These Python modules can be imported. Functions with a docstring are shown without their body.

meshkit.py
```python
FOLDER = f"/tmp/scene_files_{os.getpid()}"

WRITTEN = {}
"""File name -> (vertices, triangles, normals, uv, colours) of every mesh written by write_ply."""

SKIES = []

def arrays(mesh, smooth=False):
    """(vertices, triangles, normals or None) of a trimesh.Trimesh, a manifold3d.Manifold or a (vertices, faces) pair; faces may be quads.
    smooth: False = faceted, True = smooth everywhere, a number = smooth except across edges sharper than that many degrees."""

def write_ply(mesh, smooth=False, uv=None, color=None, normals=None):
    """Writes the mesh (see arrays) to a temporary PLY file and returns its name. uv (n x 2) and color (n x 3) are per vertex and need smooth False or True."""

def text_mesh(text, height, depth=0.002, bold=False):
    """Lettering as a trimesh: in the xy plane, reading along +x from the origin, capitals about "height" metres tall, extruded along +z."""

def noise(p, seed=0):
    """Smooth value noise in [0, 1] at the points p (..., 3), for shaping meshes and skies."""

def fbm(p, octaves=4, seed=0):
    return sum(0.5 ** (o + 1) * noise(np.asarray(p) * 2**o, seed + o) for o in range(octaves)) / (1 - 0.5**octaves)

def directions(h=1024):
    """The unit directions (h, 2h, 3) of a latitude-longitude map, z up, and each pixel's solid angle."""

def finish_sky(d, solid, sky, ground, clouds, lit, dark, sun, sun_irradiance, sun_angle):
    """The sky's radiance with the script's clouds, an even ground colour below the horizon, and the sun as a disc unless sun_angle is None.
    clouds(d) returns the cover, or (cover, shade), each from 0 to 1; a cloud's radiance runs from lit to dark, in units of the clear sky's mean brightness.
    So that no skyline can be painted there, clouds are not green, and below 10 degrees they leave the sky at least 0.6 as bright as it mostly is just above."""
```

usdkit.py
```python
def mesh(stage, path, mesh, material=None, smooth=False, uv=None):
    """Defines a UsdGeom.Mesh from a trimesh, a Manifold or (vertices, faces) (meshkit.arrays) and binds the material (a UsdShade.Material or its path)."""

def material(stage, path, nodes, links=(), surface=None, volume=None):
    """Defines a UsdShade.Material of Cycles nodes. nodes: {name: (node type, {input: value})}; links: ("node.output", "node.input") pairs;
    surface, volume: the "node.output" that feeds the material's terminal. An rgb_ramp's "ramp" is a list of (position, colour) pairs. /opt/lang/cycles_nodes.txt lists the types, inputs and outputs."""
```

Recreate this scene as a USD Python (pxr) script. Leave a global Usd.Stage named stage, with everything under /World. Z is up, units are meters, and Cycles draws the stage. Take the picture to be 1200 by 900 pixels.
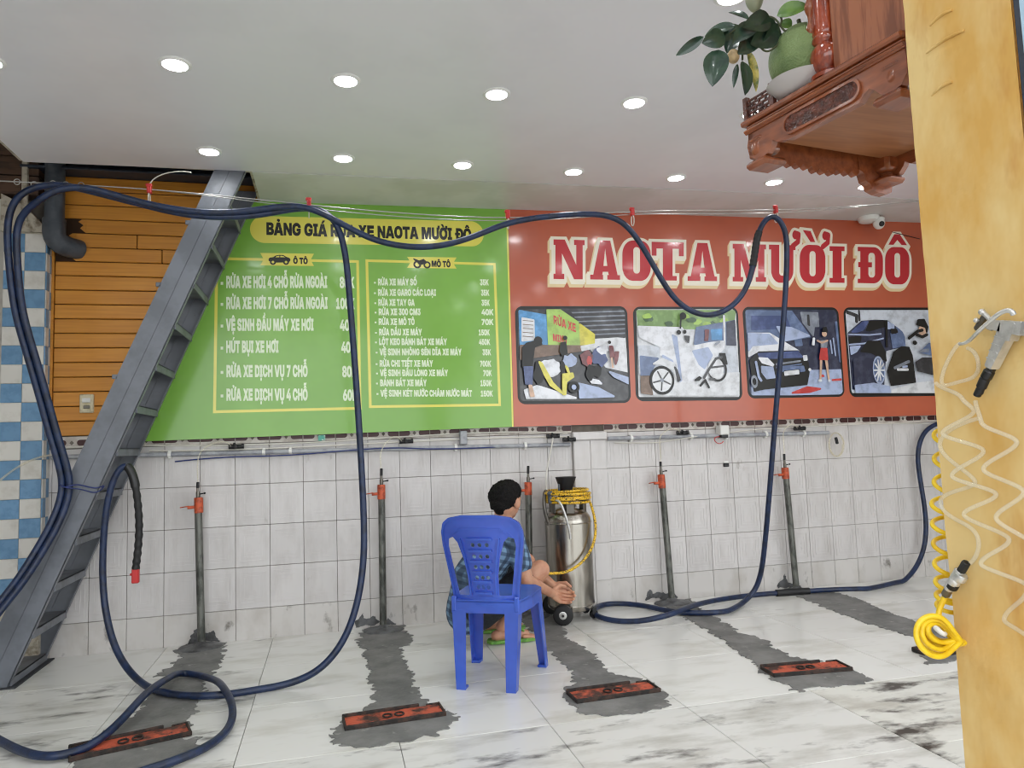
import math, glob, random
import numpy as np, trimesh, usdkit, meshkit, manifold3d
from pxr import Usd, UsdGeom, UsdLux, UsdShade, Gf, Sdf
from scipy.interpolate import CubicSpline
from shapely import affinity, union_all, box as sbox
from shapely.geometry import Polygon, Point, LineString
from PIL import Image, ImageDraw, ImageFont

stage = Usd.Stage.CreateInMemory()
UsdGeom.SetStageUpAxis(stage, 'Z'); UsdGeom.SetStageMetersPerUnit(stage, 1.0)
UsdGeom.Xform.Define(stage, '/World'); UsdGeom.Scope.Define(stage, '/World/Looks')

# ---------------------------------------------------------------- camera, sky, exposure
FPX = 850.0
CAM = np.array([0.974, -4.7536, 1.1241]); YAW, PITCH, ROLL = -0.2459, 0.0824, -0.0341
EXPOSURE = 0.17
SKY, SKY_COLOR = .85, (0.93, 0.97, 1.0)
LAMP = 60.0

def basis():
    cy, sy, cp, sp = math.cos(YAW), math.sin(YAW), math.cos(PITCH), math.sin(PITCH)
    f = np.array([-sy*cp, cy*cp, sp]); r = np.array([cy, sy, 0.0]); u = np.cross(r, f)
    c, s = math.cos(ROLL), math.sin(ROLL)
    return c*r + s*u, -s*r + c*u, f
RGT, UPV, FWD = basis()
cam = UsdGeom.Camera.Define(stage, '/World/camera')
M = np.eye(4); M[0, :3], M[1, :3], M[2, :3], M[3, :3] = RGT, UPV, -FWD, CAM
cam.AddTransformOp().Set(Gf.Matrix4d(M.tolist()))
cam.CreateHorizontalApertureAttr(36.0); cam.CreateVerticalApertureAttr(27.0)
cam.CreateFocalLengthAttr(36.0*FPX/1200); cam.CreateClippingRangeAttr(Gf.Vec2f(0.05, 100)); cam.CreateExposureAttr(EXPOSURE)
dome = UsdLux.DomeLight.Define(stage, '/World/sky')
dome.CreateIntensityAttr(SKY); dome.CreateColorAttr(Gf.Vec3f(*SKY_COLOR))

def ray(x, y): return FWD + (x-600)/FPX*RGT + (450-y)/FPX*UPV
def hit(x, y, axis, d):
    v = ray(x, y); return CAM + (d-CAM[axis])/v[axis]*v
def W(x, y, d=0.0): return hit(x, y, 1, d)        # where the photo's pixel meets a plane parallel to the back wall
def F(x, y, z=0.0): return hit(x, y, 2, z)        # ... a level plane
def X(x, y, d): return hit(x, y, 0, d)            # ... the pillar's side
# ---------------------------------------------------------------- names and things
COUNT = {}
def path_of(parent, name):
    n = COUNT.get((parent, name), 0); COUNT[(parent, name)] = n+1
    return f'{parent}/{name}' + (f'_{n:03d}' if n else '')
BASE = {}
def keys(prim, **kw):
    for k, v in kw.items():
        if v: prim.SetCustomDataByKey(k, v)
def thing(name, label=None, cat=None, base=(0, 0, 0), group=None, kind=None):
    p = path_of('/World', name); x = UsdGeom.Xform.Define(stage, p)
    x.AddTranslateOp().Set(Gf.Vec3d(*map(float, base))); BASE[p] = np.array(base, float)
    keys(x.GetPrim(), label=label, category=cat, group=group, kind=kind)
    return p
def part(parent, name, mesh, m, smooth=False, label=None, kind=None):
    p = path_of(parent, name)
    root = '/'.join(p.split('/')[:3]); b = BASE.get(root, np.zeros(3))
    v, f, n = meshkit.arrays(mesh, smooth)
    g = usdkit.mesh(stage, p, (v-b, f), m)
    if n is not None:
        from pxr import Vt
        g.CreateNormalsAttr(Vt.Vec3fArray.FromNumpy(n.astype(np.float32))); g.SetNormalsInterpolation('vertex')
    keys(g.GetPrim(), label=label, kind=kind)
    return p
def single(name, mesh, m, label=None, cat=None, smooth=False, group=None, kind=None):
    p = path_of('/World', name); g = usdkit.mesh(stage, p, mesh, m, smooth)
    keys(g.GetPrim(), label=label, category=cat, group=group, kind=kind); return p
def copy_of(src, name, base, label=None):
    p = path_of('/World', name); x = UsdGeom.Xform.Define(stage, p)
    x.GetPrim().GetReferences().AddInternalReference(src); x.GetPrim().SetInstanceable(True)
    UsdGeom.Xformable(x).GetOrderedXformOps()[0].Set(Gf.Vec3d(*map(float, base)))
    keys(x.GetPrim(), label=label); return p
# ---------------------------------------------------------------- shapes
TM = lambda v, f: trimesh.Trimesh(np.asarray(v, float), np.asarray(f, int), process=False)
def cat(*ms): return trimesh.util.concatenate([m for m in ms if m is not None])
def rbox(x0, x1, y0, y1, z0, z1, b=0.003):
    c = np.array([(x0+x1)/2, (y0+y1)/2, (z0+z1)/2]); h = np.array([x1-x0, y1-y0, z1-z0])/2; b = min(b, h.min()*.9)
    v = [np.array([sx, sy, sz])*(h-b*(1-np.eye(3)[k])) for sx in (-1, 1) for sy in (-1, 1) for sz in (-1, 1) for k in range(3)]
    m = trimesh.Trimesh(np.array(v)).convex_hull; m.apply_translation(c); return m
def obox(c, ax, size, b=0.003):     # box at c with axes ax (3 rows)
    m = rbox(-size[0]/2, size[0]/2, -size[1]/2, size[1]/2, -size[2]/2, size[2]/2, b)
    T = np.eye(4); T[:3, :3] = np.array(ax).T; T[:3, 3] = c; m.apply_transform(T); return m
def spline(pts, n=80):
    p = np.asarray(pts, float); t = np.r_[0, np.cumsum(np.sqrt(np.linalg.norm(np.diff(p, axis=0), axis=1))+1e-9)]
    return CubicSpline(t, p)(np.linspace(0, t[-1], n))
def tube(p, r, sides=10, closed=False):
    p = np.asarray(p, float); n = len(p); r = np.broadcast_to(r, (n,))
    t = (np.roll(p, -1, 0)-np.roll(p, 1, 0)) if closed else np.gradient(p, axis=0)
    t /= np.linalg.norm(t, axis=1, keepdims=True)+1e-12
    a = np.cross(t[0], [0, 0, 1.0] if abs(t[0, 2]) < .9 else [1.0, 0, 0]); A = []
    for k in range(n):
        a = a - t[k]*(a@t[k]); a /= np.linalg.norm(a)+1e-12; A.append(a)
    A = np.array(A); Bn = np.cross(t, A); ang = np.arange(sides)*2*np.pi/sides
    v = (p[:, None]+r[:, None, None]*(np.cos(ang)[None, :, None]*A[:, None]+np.sin(ang)[None, :, None]*Bn[:, None])).reshape(-1, 3)
    f = []
    for i in range(n if closed else n-1):
        for j in range(sides):
            q = [i*sides+j, i*sides+(j+1) % sides, ((i+1) % n)*sides+(j+1) % sides, ((i+1) % n)*sides+j]
            f += [[q[0], q[1], q[2]], [q[0], q[2], q[3]]]
    if not closed:
        v = np.vstack([v, p[0], p[-1]]); m = n*sides
        for j in range(sides):
            f += [[m, (j+1) % sides, j], [m+1, (n-1)*sides+j, (n-1)*sides+(j+1) % sides]]
    return TM(v, f)
def rod(a, b, r, sides=14, bev=0.0):
    a, b = np.array(a, float), np.array(b, float); d = (b-a)/np.linalg.norm(b-a)
    if np.ndim(r): return tube(np.linspace(a, b, len(r)), r, sides)
    e = min(r*.25, np.linalg.norm(b-a)*.2) if bev == 0 else bev
    return tube([a, a+d*1e-6, a+d*e, b-d*e, b-d*1e-6, b], [r*.2, r-e*.8, r, r, r-e*.8, r*.2], sides)
def lathe(prof, n=32, c=(0, 0, 0), axis=None):
    prof = np.array(prof, float); ang = np.arange(n)*2*np.pi/n
    v = np.stack([prof[:, :1]*np.cos(ang), prof[:, :1]*np.sin(ang), np.repeat(prof[:, 1:], n, 1)], -1).reshape(-1, 3); f = []
    for i in range(len(prof)-1):
        for j in range(n):
            q = [i*n+j, i*n+(j+1) % n, (i+1)*n+(j+1) % n, (i+1)*n+j]; f += [[q[0], q[1], q[2]], [q[0], q[2], q[3]]]
    m = TM(v, f)
    if axis is not None: m.apply_transform(trimesh.geometry.align_vectors([0, 0, 1], axis))
    m.apply_translation(c); return m
def extr(poly, h):
    gs = [g for g in getattr(poly, 'geoms', [poly]) if g.geom_type == 'Polygon' and g.area > 1e-8]
    return cat(*[trimesh.creation.extrude_polygon(g, h, engine='earcut') for g in gs]) if gs else None
def flat_xz(poly, y, h=0.0006):     # a polygon in (x, z), standing proud of the plane y towards the street
    m = extr(poly, h)
    if m is None: return None
    v = m.vertices; return TM(np.stack([v[:, 0], y-v[:, 2], v[:, 1]], 1), m.faces)
def flat_xy(poly, z, h):
    m = extr(poly, h); return TM(m.vertices+[0, 0, z], m.faces)
def ell(c, r, sub=3):
    m = trimesh.creation.icosphere(sub, 1.0); m.apply_scale(r); m.apply_translation(c); return m
def rough_poly(pts, amp, step, seed):
    p = np.array(pts+pts[:1], float); d = np.r_[0, np.cumsum(np.linalg.norm(np.diff(p, axis=0), axis=1))]
    t = np.arange(0, d[-1], step); q = np.stack([np.interp(t, d, p[:, k]) for k in range(2)], 1)
    n = meshkit.fbm(np.c_[q*[16, 40], np.zeros(len(q))], 5, seed)-.5; n2 = meshkit.fbm(np.c_[q*[16, 40]+50, np.zeros(len(q))], 5, seed+9)-.5
    g = Polygon(q+amp*np.stack([n, n2], 1)*2).buffer(0)
    return max(getattr(g, 'geoms', [g]), key=lambda a: a.area)
# ---------------------------------------------------------------- materials
def s(r, g, b):
    c = np.array([r, g, b])/255.0; return tuple(np.where(c <= .04045, c/12.92, ((c+.055)/1.055)**2.4))
MATS = {}
def mat(name, c1, c2=None, scale=8, stretch=(1, 1, 1), lo=.45, hi=.6, rough=.5, metal=0.0, bump=0.0, bscale=60, coat=0.0, c3=None, scale3=3, stretch3=(1, 1, 1), lo3=.55, hi3=.65, var=0.0, spec=.5, detail=5, **extra):
    if name in MATS: return MATS[name]
    N = {'g': ('geometry', {}), 'p': ('principled_bsdf', {'base_color': c1, 'roughness': rough, 'metallic': metal, 'coat_weight': coat, 'specular_ior_level': spec, **extra})}
    L = []; out = None
    def layer(tag, prev, col, sc, st, a, b):
        N['m'+tag] = ('mapping', {'scale': st}); N['n'+tag] = ('noise_texture', {'scale': sc, 'detail': detail, 'roughness': .6})
        N['r'+tag] = ('map_range', {'from_min': a, 'from_max': b, 'clamp': True}); N['x'+tag] = ('mix_color', {'b': col})
        L.extend([('g.position', f'm{tag}.vector'), (f'm{tag}.vector', f'n{tag}.vector'), (f'n{tag}.fac', f'r{tag}.value'), (f'r{tag}.result', f'x{tag}.fac')])
        if prev is None: N['x'+tag][1]['a'] = c1
        else: L.append((prev, f'x{tag}.a'))
        return f'x{tag}.result'
    if c2 is not None: out = layer('a', out, c2, scale, stretch, lo, hi)
    if c3 is not None: out = layer('b', out, c3, scale3, stretch3, lo3, hi3)
    if var:
        N['o'] = ('object_info', {}); N['vr'] = ('map_range', {'to_min': 1-var, 'to_max': 1+var}); N['h'] = ('hsv', {'color': c1})
        L += [('o.random', 'vr.value'), ('vr.result', 'h.value')]
        if out: L.append((out, 'h.color'))
        out = 'h.color'
    if out: L.append((out, 'p.base_color'))
    if bump:
        N['bn'] = ('noise_texture', {'scale': bscale, 'detail': 4}); N['bp'] = ('bump', {'strength': bump, 'distance': .01})
        L += [('g.position', 'bn.vector'), ('bn.fac', 'bp.height'), ('bp.normal', 'p.normal')]
    MATS[name] = usdkit.material(stage, f'/World/Looks/{name}', N, L, surface='p.BSDF'); return MATS[name]
def glow(name, c, k):
    return usdkit.material(stage, f'/World/Looks/{name}', {'e': ('emission', {'color': c, 'strength': k})}, [], surface='e.emission')

m_ceiling = mat('ceiling_paint', s(229, 228, 233), s(224, 223, 228), scale=1.3, rough=.32, bump=.03, bscale=3)
m_ceiling2 = mat('ceiling_strip', s(218, 218, 218), s(204, 205, 202), scale=2, rough=.4)
m_floor = mat('floor_marble', s(228, 227, 222), s(198, 195, 184), scale=2.2, stretch=(1, 2.6, 1), lo=.5, hi=.75, rough=.22, c3=s(72, 66, 56), scale3=2.6, stretch3=(1, 2.8, 1), lo3=.645, hi3=.78, var=.03, detail=8)
m_floor_dirty = mat('floor_marble_dirty', s(224, 223, 218), s(178, 175, 165), scale=2.4, stretch=(1, 2.6, 1), lo=.48, hi=.72, rough=.25, c3=s(58, 53, 45), scale3=3.0, stretch3=(1, 2.6, 1), lo3=.56, hi3=.70, var=.03, detail=9)
m_floor_worst = mat('floor_marble_worn', s(220, 219, 211), s(168, 162, 150), scale=2.4, stretch=(1, 2.2, 1), lo=.46, hi=.7, rough=.28, c3=s(58, 52, 44), scale3=3.2, stretch3=(1, 2.2, 1), lo3=.52, hi3=.64, var=.03, detail=10)
m_grout = mat('grout', s(112, 108, 100), rough=.9)
m_tile = mat('wall_tile', s(208, 204, 202), s(192, 187, 184), scale=2.5, stretch=(4, 1, 1.2), lo=.45, hi=.75, rough=.3, c3=s(150, 142, 132), scale3=5, stretch3=(2, 1, 1), lo3=.66, hi3=.8, var=.035)
m_tile_low = mat('wall_tile_grimy', s(203, 199, 195), s(182, 176, 169), scale=3, stretch=(2, 1, 1.2), lo=.45, hi=.75, rough=.4, c3=s(84, 76, 64), scale3=6, stretch3=(1.5, 1, 1), lo3=.6, hi3=.74, var=.04)
m_tile_grout = mat('wall_grout', s(122, 114, 105), s(84, 78, 70), scale=4, rough=.9)
m_border = mat('border_tile', s(205, 198, 190), s(176, 166, 156), scale=9, rough=.4)
m_maroon = mat('border_maroon', s(64, 24, 22), rough=.4)
m_cement = mat('cement', s(132, 131, 128), s(98, 98, 96), scale=6, lo=.35, hi=.7, rough=.75, bump=.35, bscale=45, c3=s(168, 166, 160), scale3=14, lo3=.62, hi3=.75)
m_cement_wet = mat('cement_mound', s(96, 97, 98), s(66, 66, 66), scale=12, rough=.4, bump=.4, bscale=40)
m_rust = mat('rusty_orange', s(196, 90, 62), s(70, 48, 40), scale=13, lo=.44, hi=.58, rough=.7, bump=.3, bscale=80, c3=s(40, 34, 30), scale3=40, lo3=.62, hi3=.7)
m_black_rust = mat('black_rust', s(34, 30, 27), s(66, 48, 40), scale=30, rough=.8)
m_post = mat('galvanised', s(112, 113, 107), s(74, 76, 71), scale=25, stretch=(1, 1, .4), rough=.45, metal=.5, bump=.15)
m_red = mat('orange_red_paint', s(200, 88, 50), s(146, 60, 38), scale=30, rough=.5)
m_redplastic = mat('red_plastic', s(190, 40, 40), rough=.4)
m_brass = mat('steel_fitting', s(120, 116, 108), rough=.35, metal=.9)
m_hose = mat('navy_hose', s(24, 42, 76), s(18, 30, 54), scale=20, rough=.38, bump=.1, bscale=200)
m_black = mat('black_rubber', s(22, 22, 24), rough=.55)
m_blackp = mat('black_plastic', s(20, 20, 22), rough=.35)
m_steelg = mat('grey_paint', s(112, 116, 124), s(98, 102, 109), scale=5, rough=.38, c3=s(96, 98, 102), scale3=18, lo3=.68, hi3=.74)
m_steelt = mat('grey_tread_paint', s(116, 120, 127), s(98, 100, 105), scale=8, rough=.5)
m_seam = mat('seam_dark', s(52, 54, 58), rough=.8)
m_board = mat('varnished_board', s(214, 146, 54), s(196, 126, 42), scale=7, stretch=(.35, 1, 9), lo=.35, hi=.7, rough=.42, bump=.08, bscale=20, c3=s(140, 108, 48), scale3=4, lo3=.7, hi3=.76, var=.05)
m_boardgap = mat('board_gap', s(58, 36, 18), rough=.9)
m_bluet = mat('blue_tile', s(108, 150, 186), s(96, 138, 174), scale=20, rough=.3, var=.05)
m_whitet = mat('white_tile', s(216, 213, 206), s(190, 184, 174), scale=9, lo=.5, hi=.75, rough=.35, var=.03)
m_plaster_old = mat('old_plaster', s(188, 180, 164), s(120, 108, 90), scale=14, lo=.5, hi=.66, rough=.9, bump=.3)
m_dark_wood = mat('dark_wood', s(88, 64, 48), s(66, 48, 38), scale=6, stretch=(1, 1, 5), rough=.7)
m_navybeam = mat('navy_beam', s(44, 52, 66), rough=.5)
m_greypvc = mat('grey_pvc', s(78, 84, 92), s(62, 68, 76), scale=12, rough=.45)
m_conduit = mat('conduit_grey', s(166, 168, 172), s(140, 142, 148), scale=15, rough=.45)
m_white = mat('white_plastic', s(226, 225, 220), rough=.4)
m_cable = mat('white_cable', s(214, 210, 200), rough=.5)
m_bluecable = mat('blue_cable', s(38, 52, 110), rough=.45)
m_wire = mat('wire', s(176, 174, 170), rough=.4, metal=.6)
m_green = mat('sign_green', s(116, 170, 56), s(124, 178, 66), scale=1.2, rough=.35, coat=.6, coat_roughness=.12)
m_orange = mat('sign_orange', s(187, 90, 58), s(179, 82, 52), scale=1.2, rough=.35, coat=.6, coat_roughness=.12)
m_yel = mat('print_yellow', s(226, 216, 88), rough=.3, coat=.6, coat_roughness=.12)
m_ink = mat('print_black', s(24, 24, 22), rough=.3)
m_txt = mat('print_white', s(224, 236, 206), rough=.3)
m_crimson = mat('print_crimson', s(190, 34, 44), rough=.3, coat=.6, coat_roughness=.12)
m_offw = mat('print_offwhite', s(240, 232, 214), rough=.3)
m_cream = mat('print_cream', s(228, 206, 160), rough=.3)
m_pillar = mat('yellow_plaster', s(224, 194, 132), s(210, 164, 86), scale=4.2, stretch=(1, 1, .5), lo=.42, hi=.58, rough=.85, bump=.35, bscale=14, c3=s(190, 132, 62), scale3=7, stretch3=(1, 1, .35), lo3=.56, hi3=.72)
m_rosewood = mat('rosewood', s(152, 84, 48), s(112, 56, 30), scale=9, stretch=(5, .6, 5), lo=.35, hi=.7, rough=.28, coat=.5, coat_roughness=.12)
m_rosedark = mat('rosewood_carving', s(104, 50, 32), s(64, 28, 20), scale=60, lo=.4, hi=.6, rough=.3, coat=.4, bump=.6, bscale=120)
m_lightwood = mat('shelf_underside', s(158, 104, 66), s(130, 80, 48), scale=6, stretch=(.7, 7, 5), lo=.35, hi=.7, rough=.4)
m_redcol = mat('lacquered_column', s(156, 66, 36), s(120, 46, 26), scale=14, stretch=(3, 3, .6), rough=.15, coat=.7)
m_pomelo = mat('pomelo_skin', s(120, 140, 88), s(100, 122, 74), scale=14, rough=.55, bump=.5, bscale=220, c3=s(170, 180, 120), scale3=6, lo3=.58, hi3=.72)
m_leaf = mat('leaf_green', s(48, 72, 56), s(34, 54, 46), scale=20, rough=.25, coat=.3)
m_leaf2 = mat('leaf_fresh', s(98, 132, 56), s(78, 112, 46), scale=20, rough=.35)
m_leafy = mat('leaf_yellow', s(188, 174, 92), s(90, 104, 54), scale=30, rough=.4)
m_stem = mat('stem', s(70, 76, 48), rough=.6)
m_bud = mat('dry_fruit', s(186, 160, 118), s(150, 128, 92), scale=30, rough=.6)
m_mango = mat('mango_skin', s(142, 146, 120), rough=.5)
m_china = mat('porcelain', s(190, 185, 184), rough=.12, coat=.4)
m_chair = mat('blue_plastic', s(62, 95, 194), s(56, 86, 180), scale=3, rough=.22, subsurface_weight=0.08)
m_skin = mat('skin', s(196, 146, 118), s(184, 130, 104), scale=12, rough=.5, subsurface_weight=.1)
m_hair = mat('black_hair', s(15, 13, 13), s(24, 21, 20), scale=80, spec=.2, rough=.7, bump=.9, bscale=160)
m_shorts = mat('dark_cloth', s(34, 38, 44), s(26, 28, 34), scale=60, rough=.9)
m_flip = mat('green_foam', s(116, 168, 74), s(88, 140, 60), scale=30, rough=.7)
m_stainless = mat('stainless', s(172, 167, 158), s(140, 135, 127), scale=3, stretch=(6, 6, .5), rough=.24, metal=1.0)
m_stainless_top = mat('stainless_collar', s(110, 106, 100), rough=.4, metal=.8)
m_lamp = mat('lamp_bezel', s(232, 232, 230), rough=.4)
m_lens = glow('lamp_lens', (0.95, 0.98, 1.0), LAMP)
m_clear = usdkit.material(stage, '/World/Looks/clear_tube', {'t': ('transparent_bsdf', {'color': (.96, .94, .88)}), 'g': ('principled_bsdf', {'base_color': s(240, 236, 222), 'roughness': .1, 'specular_ior_level': .9}), 'm': ('mix_closure', {'fac': .27})}, [('t.BSDF', 'm.closure1'), ('g.BSDF', 'm.closure2')], surface='m.closure')
m_silver = mat('silver_metal', s(214, 213, 210), s(190, 189, 186), scale=30, rough=.3, metal=.6)
m_yhose = mat('yellow_hose', s(240, 206, 40), s(228, 188, 30), scale=30, rough=.35)
m_braid = usdkit.material(stage, '/World/Looks/braided_yellow', {'g': ('geometry', {}), 'n': ('noise_texture', {'scale': 120, 'detail': 1}), 'r2': ('map_range', {'from_min': .56, 'from_max': .6, 'clamp': True}), 'x': ('mix_color', {'a': s(226, 180, 40), 'b': s(52, 42, 20)}), 'p': ('principled_bsdf', {'roughness': .45})}, [('g.position', 'n.vector'), ('n.fac', 'r2.value'), ('r2.result', 'x.fac'), ('x.result', 'p.base_color')], surface='p.BSDF')
m_alu = mat('shutter_rail_paint', s(176, 204, 224), rough=.35, metal=.3)
m_street = mat('street', s(150, 148, 144), s(120, 118, 114), scale=2, rough=.9)
m_side = mat('side_wall_paint', s(206, 202, 194), s(190, 186, 178), scale=2, rough=.8)

# plaid cloth: two crossing sets of soft bands
def plaid():
    N = {'g': ('geometry', {}), 'mp': ('mapping', {'rotation': (0, -.25, 0)}), 's': ('separate_xyz', {}), 'p': ('principled_bsdf', {'roughness': .85}), 'm1': ('mix_color', {'a': s(116, 148, 178), 'b': s(56, 76, 102)}), 'm2': ('mix_color', {'b': s(34, 46, 66)})}
    L = [('g.position', 'mp.vector'), ('mp.vector', 's.vector'), ('s.z', 'z1.value1'), ('s.x', 'ad.value1'), ('s.y', 'ad.value2'), ('ad.value', 'x1.value1')]
    N['ad'] = ('math', {'math_type': 'add'})
    for k, mixer in (('z', 'm1'), ('x', 'm2')):
        N[k+'1'] = ('math', {'math_type': 'multiply', 'value2': 150.0 if k == 'z' else 120.0}); N[k+'2'] = ('math', {'math_type': 'sine'})
        N[k+'3'] = ('map_range', {'from_min': -.25, 'from_max': .45, 'to_min': 0.0, 'to_max': .75, 'clamp': True})
        L += [(k+'1.value', k+'2.value1'), (k+'2.value', k+'3.value'), (k+'3.result', mixer+'.fac')]
    L += [('m1.result', 'm2.a'), ('m2.result', 'p.base_color')]
    return usdkit.material(stage, '/World/Looks/plaid_shirt', N, L, surface='p.BSDF')
m_plaid = plaid()

# ---------------------------------------------------------------- the setting
CZ = lambda x: 2.70 + 0.0145*x                       # the ceiling sags a little towards the left
def sheet(x0, x1, y0, y1, t=.16, lift=0.0):          # a piece of ceiling, tilted with CZ
    v = [[x, y, CZ(x)+lift+dz] for dz in (0, t) for x in (x0, x1) for y in (y0, y1)]
    return TM(trimesh.Trimesh(np.array(v)).convex_hull.vertices, trimesh.Trimesh(np.array(v)).convex_hull.faces)
fl = thing('floor', kind='structure')
part(fl, 'screed', rbox(-1.6, 6.2, -5.6, .2, -.12, -.006, .001), m_grout)
rng = random.Random(3)
JX, JY = .596, .622
for j in range(9):
    for i in range(-3, 11):
        x0, y1 = .02+JX*i, -JY*j
        x1, y0 = x0+JX, y1-JY
        x0c, x1c = max(x0, -1.5), min(x1, 5.98)
        if x1c-x0c < .02: continue
        dirty = (x0 > 2.2 and y1 < -1.5) or (x0 < .3 and y1 < -.55 and x0 > -.9) or (y1 < -1.8)
        part(fl, 'tile', rbox(x0c+.0012, x1c-.0012, y0+.0012, y1-.0012, -.012, rng.uniform(-.0004, .0004), .0012), (m_floor_worst if x1 > 3.0 and y1 < -1.5 else m_floor_dirty) if dirty else m_floor)
street = single('ground', rbox(-14, 18, -26, -5.6, -.16, -.02, .001), m_street, kind='structure')

ce = thing('ceiling', kind='structure')
part(ce, 'panel', sheet(-.58, 5.95, -5.6, -.545), m_ceiling)
part(ce, 'strip', sheet(.56, 5.95, -.54, .1, .16, -.003), m_ceiling2)
part(ce, 'upper_panel', rbox(-1.6, .6, -5.6, .2, 3.25, 3.35), m_dark_wood)
part(ce, 'fascia', rbox(.545, .56, -.545, .0, CZ(.5)-.002, 3.25), m_plaster_old)
part(ce, 'fascia', rbox(-.6, -.582, -5.6, -.545, CZ(-.6)+.004, 3.25), m_plaster_old)
part(ce, 'fascia', rbox(-.6, .56, -.545, -.53, CZ(-.1)+.006, 3.25), m_plaster_old)

wb = thing('wall_back', kind='structure')
part(wb, 'core', rbox(-1.6, 6.1, .006, .2, -.1, 3.3, .001), m_tile_grout)
ROWS = [(-.012, .182), (.182, .432), (.432, .682), (.682, .932), (.932, 1.182)]
def wall_tile(parent, x0, x1, z0, z1, y=0.0, seed=0):
    g = .0014
    base = rbox(x0+g, x1-g, y, y+.009, z0+g, z1-g, .0014)
    w, h = x1-x0, z1-z0; ms = [base]
    if w > .15 and h > .2:                           # the pressed square frame of each tile
        for a, b, t in ((.020, .009, .0026), (.043, .008, .0022), (.066, .006, .0016)):
            ring = sbox(x0+a, z0+a+.01, x1-a, z1-a-.01).difference(sbox(x0+a+b, z0+a+b+.01, x1-a-b, z1-a-b-.01))
            ms.append(flat_xz(ring, y+.0002, t))
    part(parent, 'tile', cat(*ms), m_tile_low if z0 < .1 else m_tile)
cols = [(.2*k, .2*k+.2) for k in range(-4, 12)] + [(2.4, 2.578)] + [(2.812, 2.994)] + [(2.994+.2*k, 3.194+.2*k) for k in range(15)]
for x0, x1 in cols:
    for z0, z1 in ROWS: wall_tile(wb, x0, min(x1, 5.99), z0, z1)
pl = part(wb, 'pilaster', rbox(2.578, 2.812, -.0235, .0, -.05, 1.19, .001), m_tile)
for x0, x1 in ((2.578, 2.698), (2.698, 2.812)):
    for z0, z1 in ROWS: wall_tile(pl, x0, x1, z0, z1-(.05 if z1 > 1 else 0), -.03)
part(wb, 'ledge', rbox(2.572, 2.818, -.05, .0, 1.135, 1.185, .004), m_tile)
# the border course under the signs: tile after tile with half a maroon cartouche at each end
for x0, x1 in cols[1:]:
    x1 = min(x1, 5.99); y = -.03 if 2.55 < x0 < 2.8 else 0.0
    b = part(wb, 'border_tile', rbox(x0+.001, x1-.001, y-.001, y+.009, 1.184, 1.254, .0012), m_border)
    w = x1-x0
    for e, sg in ((x0+.003, 1), (x1-.003, -1)):
        cart = union_all([sbox(min(e, e+sg*.052), 1.200, max(e, e+sg*.052), 1.2345), Point(e+sg*.052, 1.2172).buffer(.0172, 8)])
        part(b, 'cartouche', flat_xz(cart, y-.0008, .0012), m_maroon)
    part(b, 'diamond', flat_xz(Polygon([((x0+x1)/2-.012, 1.217), ((x0+x1)/2, 1.203), ((x0+x1)/2+.012, 1.217), ((x0+x1)/2, 1.231)]), y-.0008, .0012), m_tile_grout)
part(wb, 'plaster', rbox(-1.55, -.84, -.006, .007, 0, 3.2, .001), m_side)
wr = thing('wall_right', kind='structure'); part(wr, 'core', rbox(6.0, 6.15, -3.2, .2, -.1, 3.3, .002), m_side)
wl = thing('wall_left', kind='structure'); part(wl, 'core', rbox(-1.7, -1.55, -5.6, .2, -.1, 3.4, .002), m_side)

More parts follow.
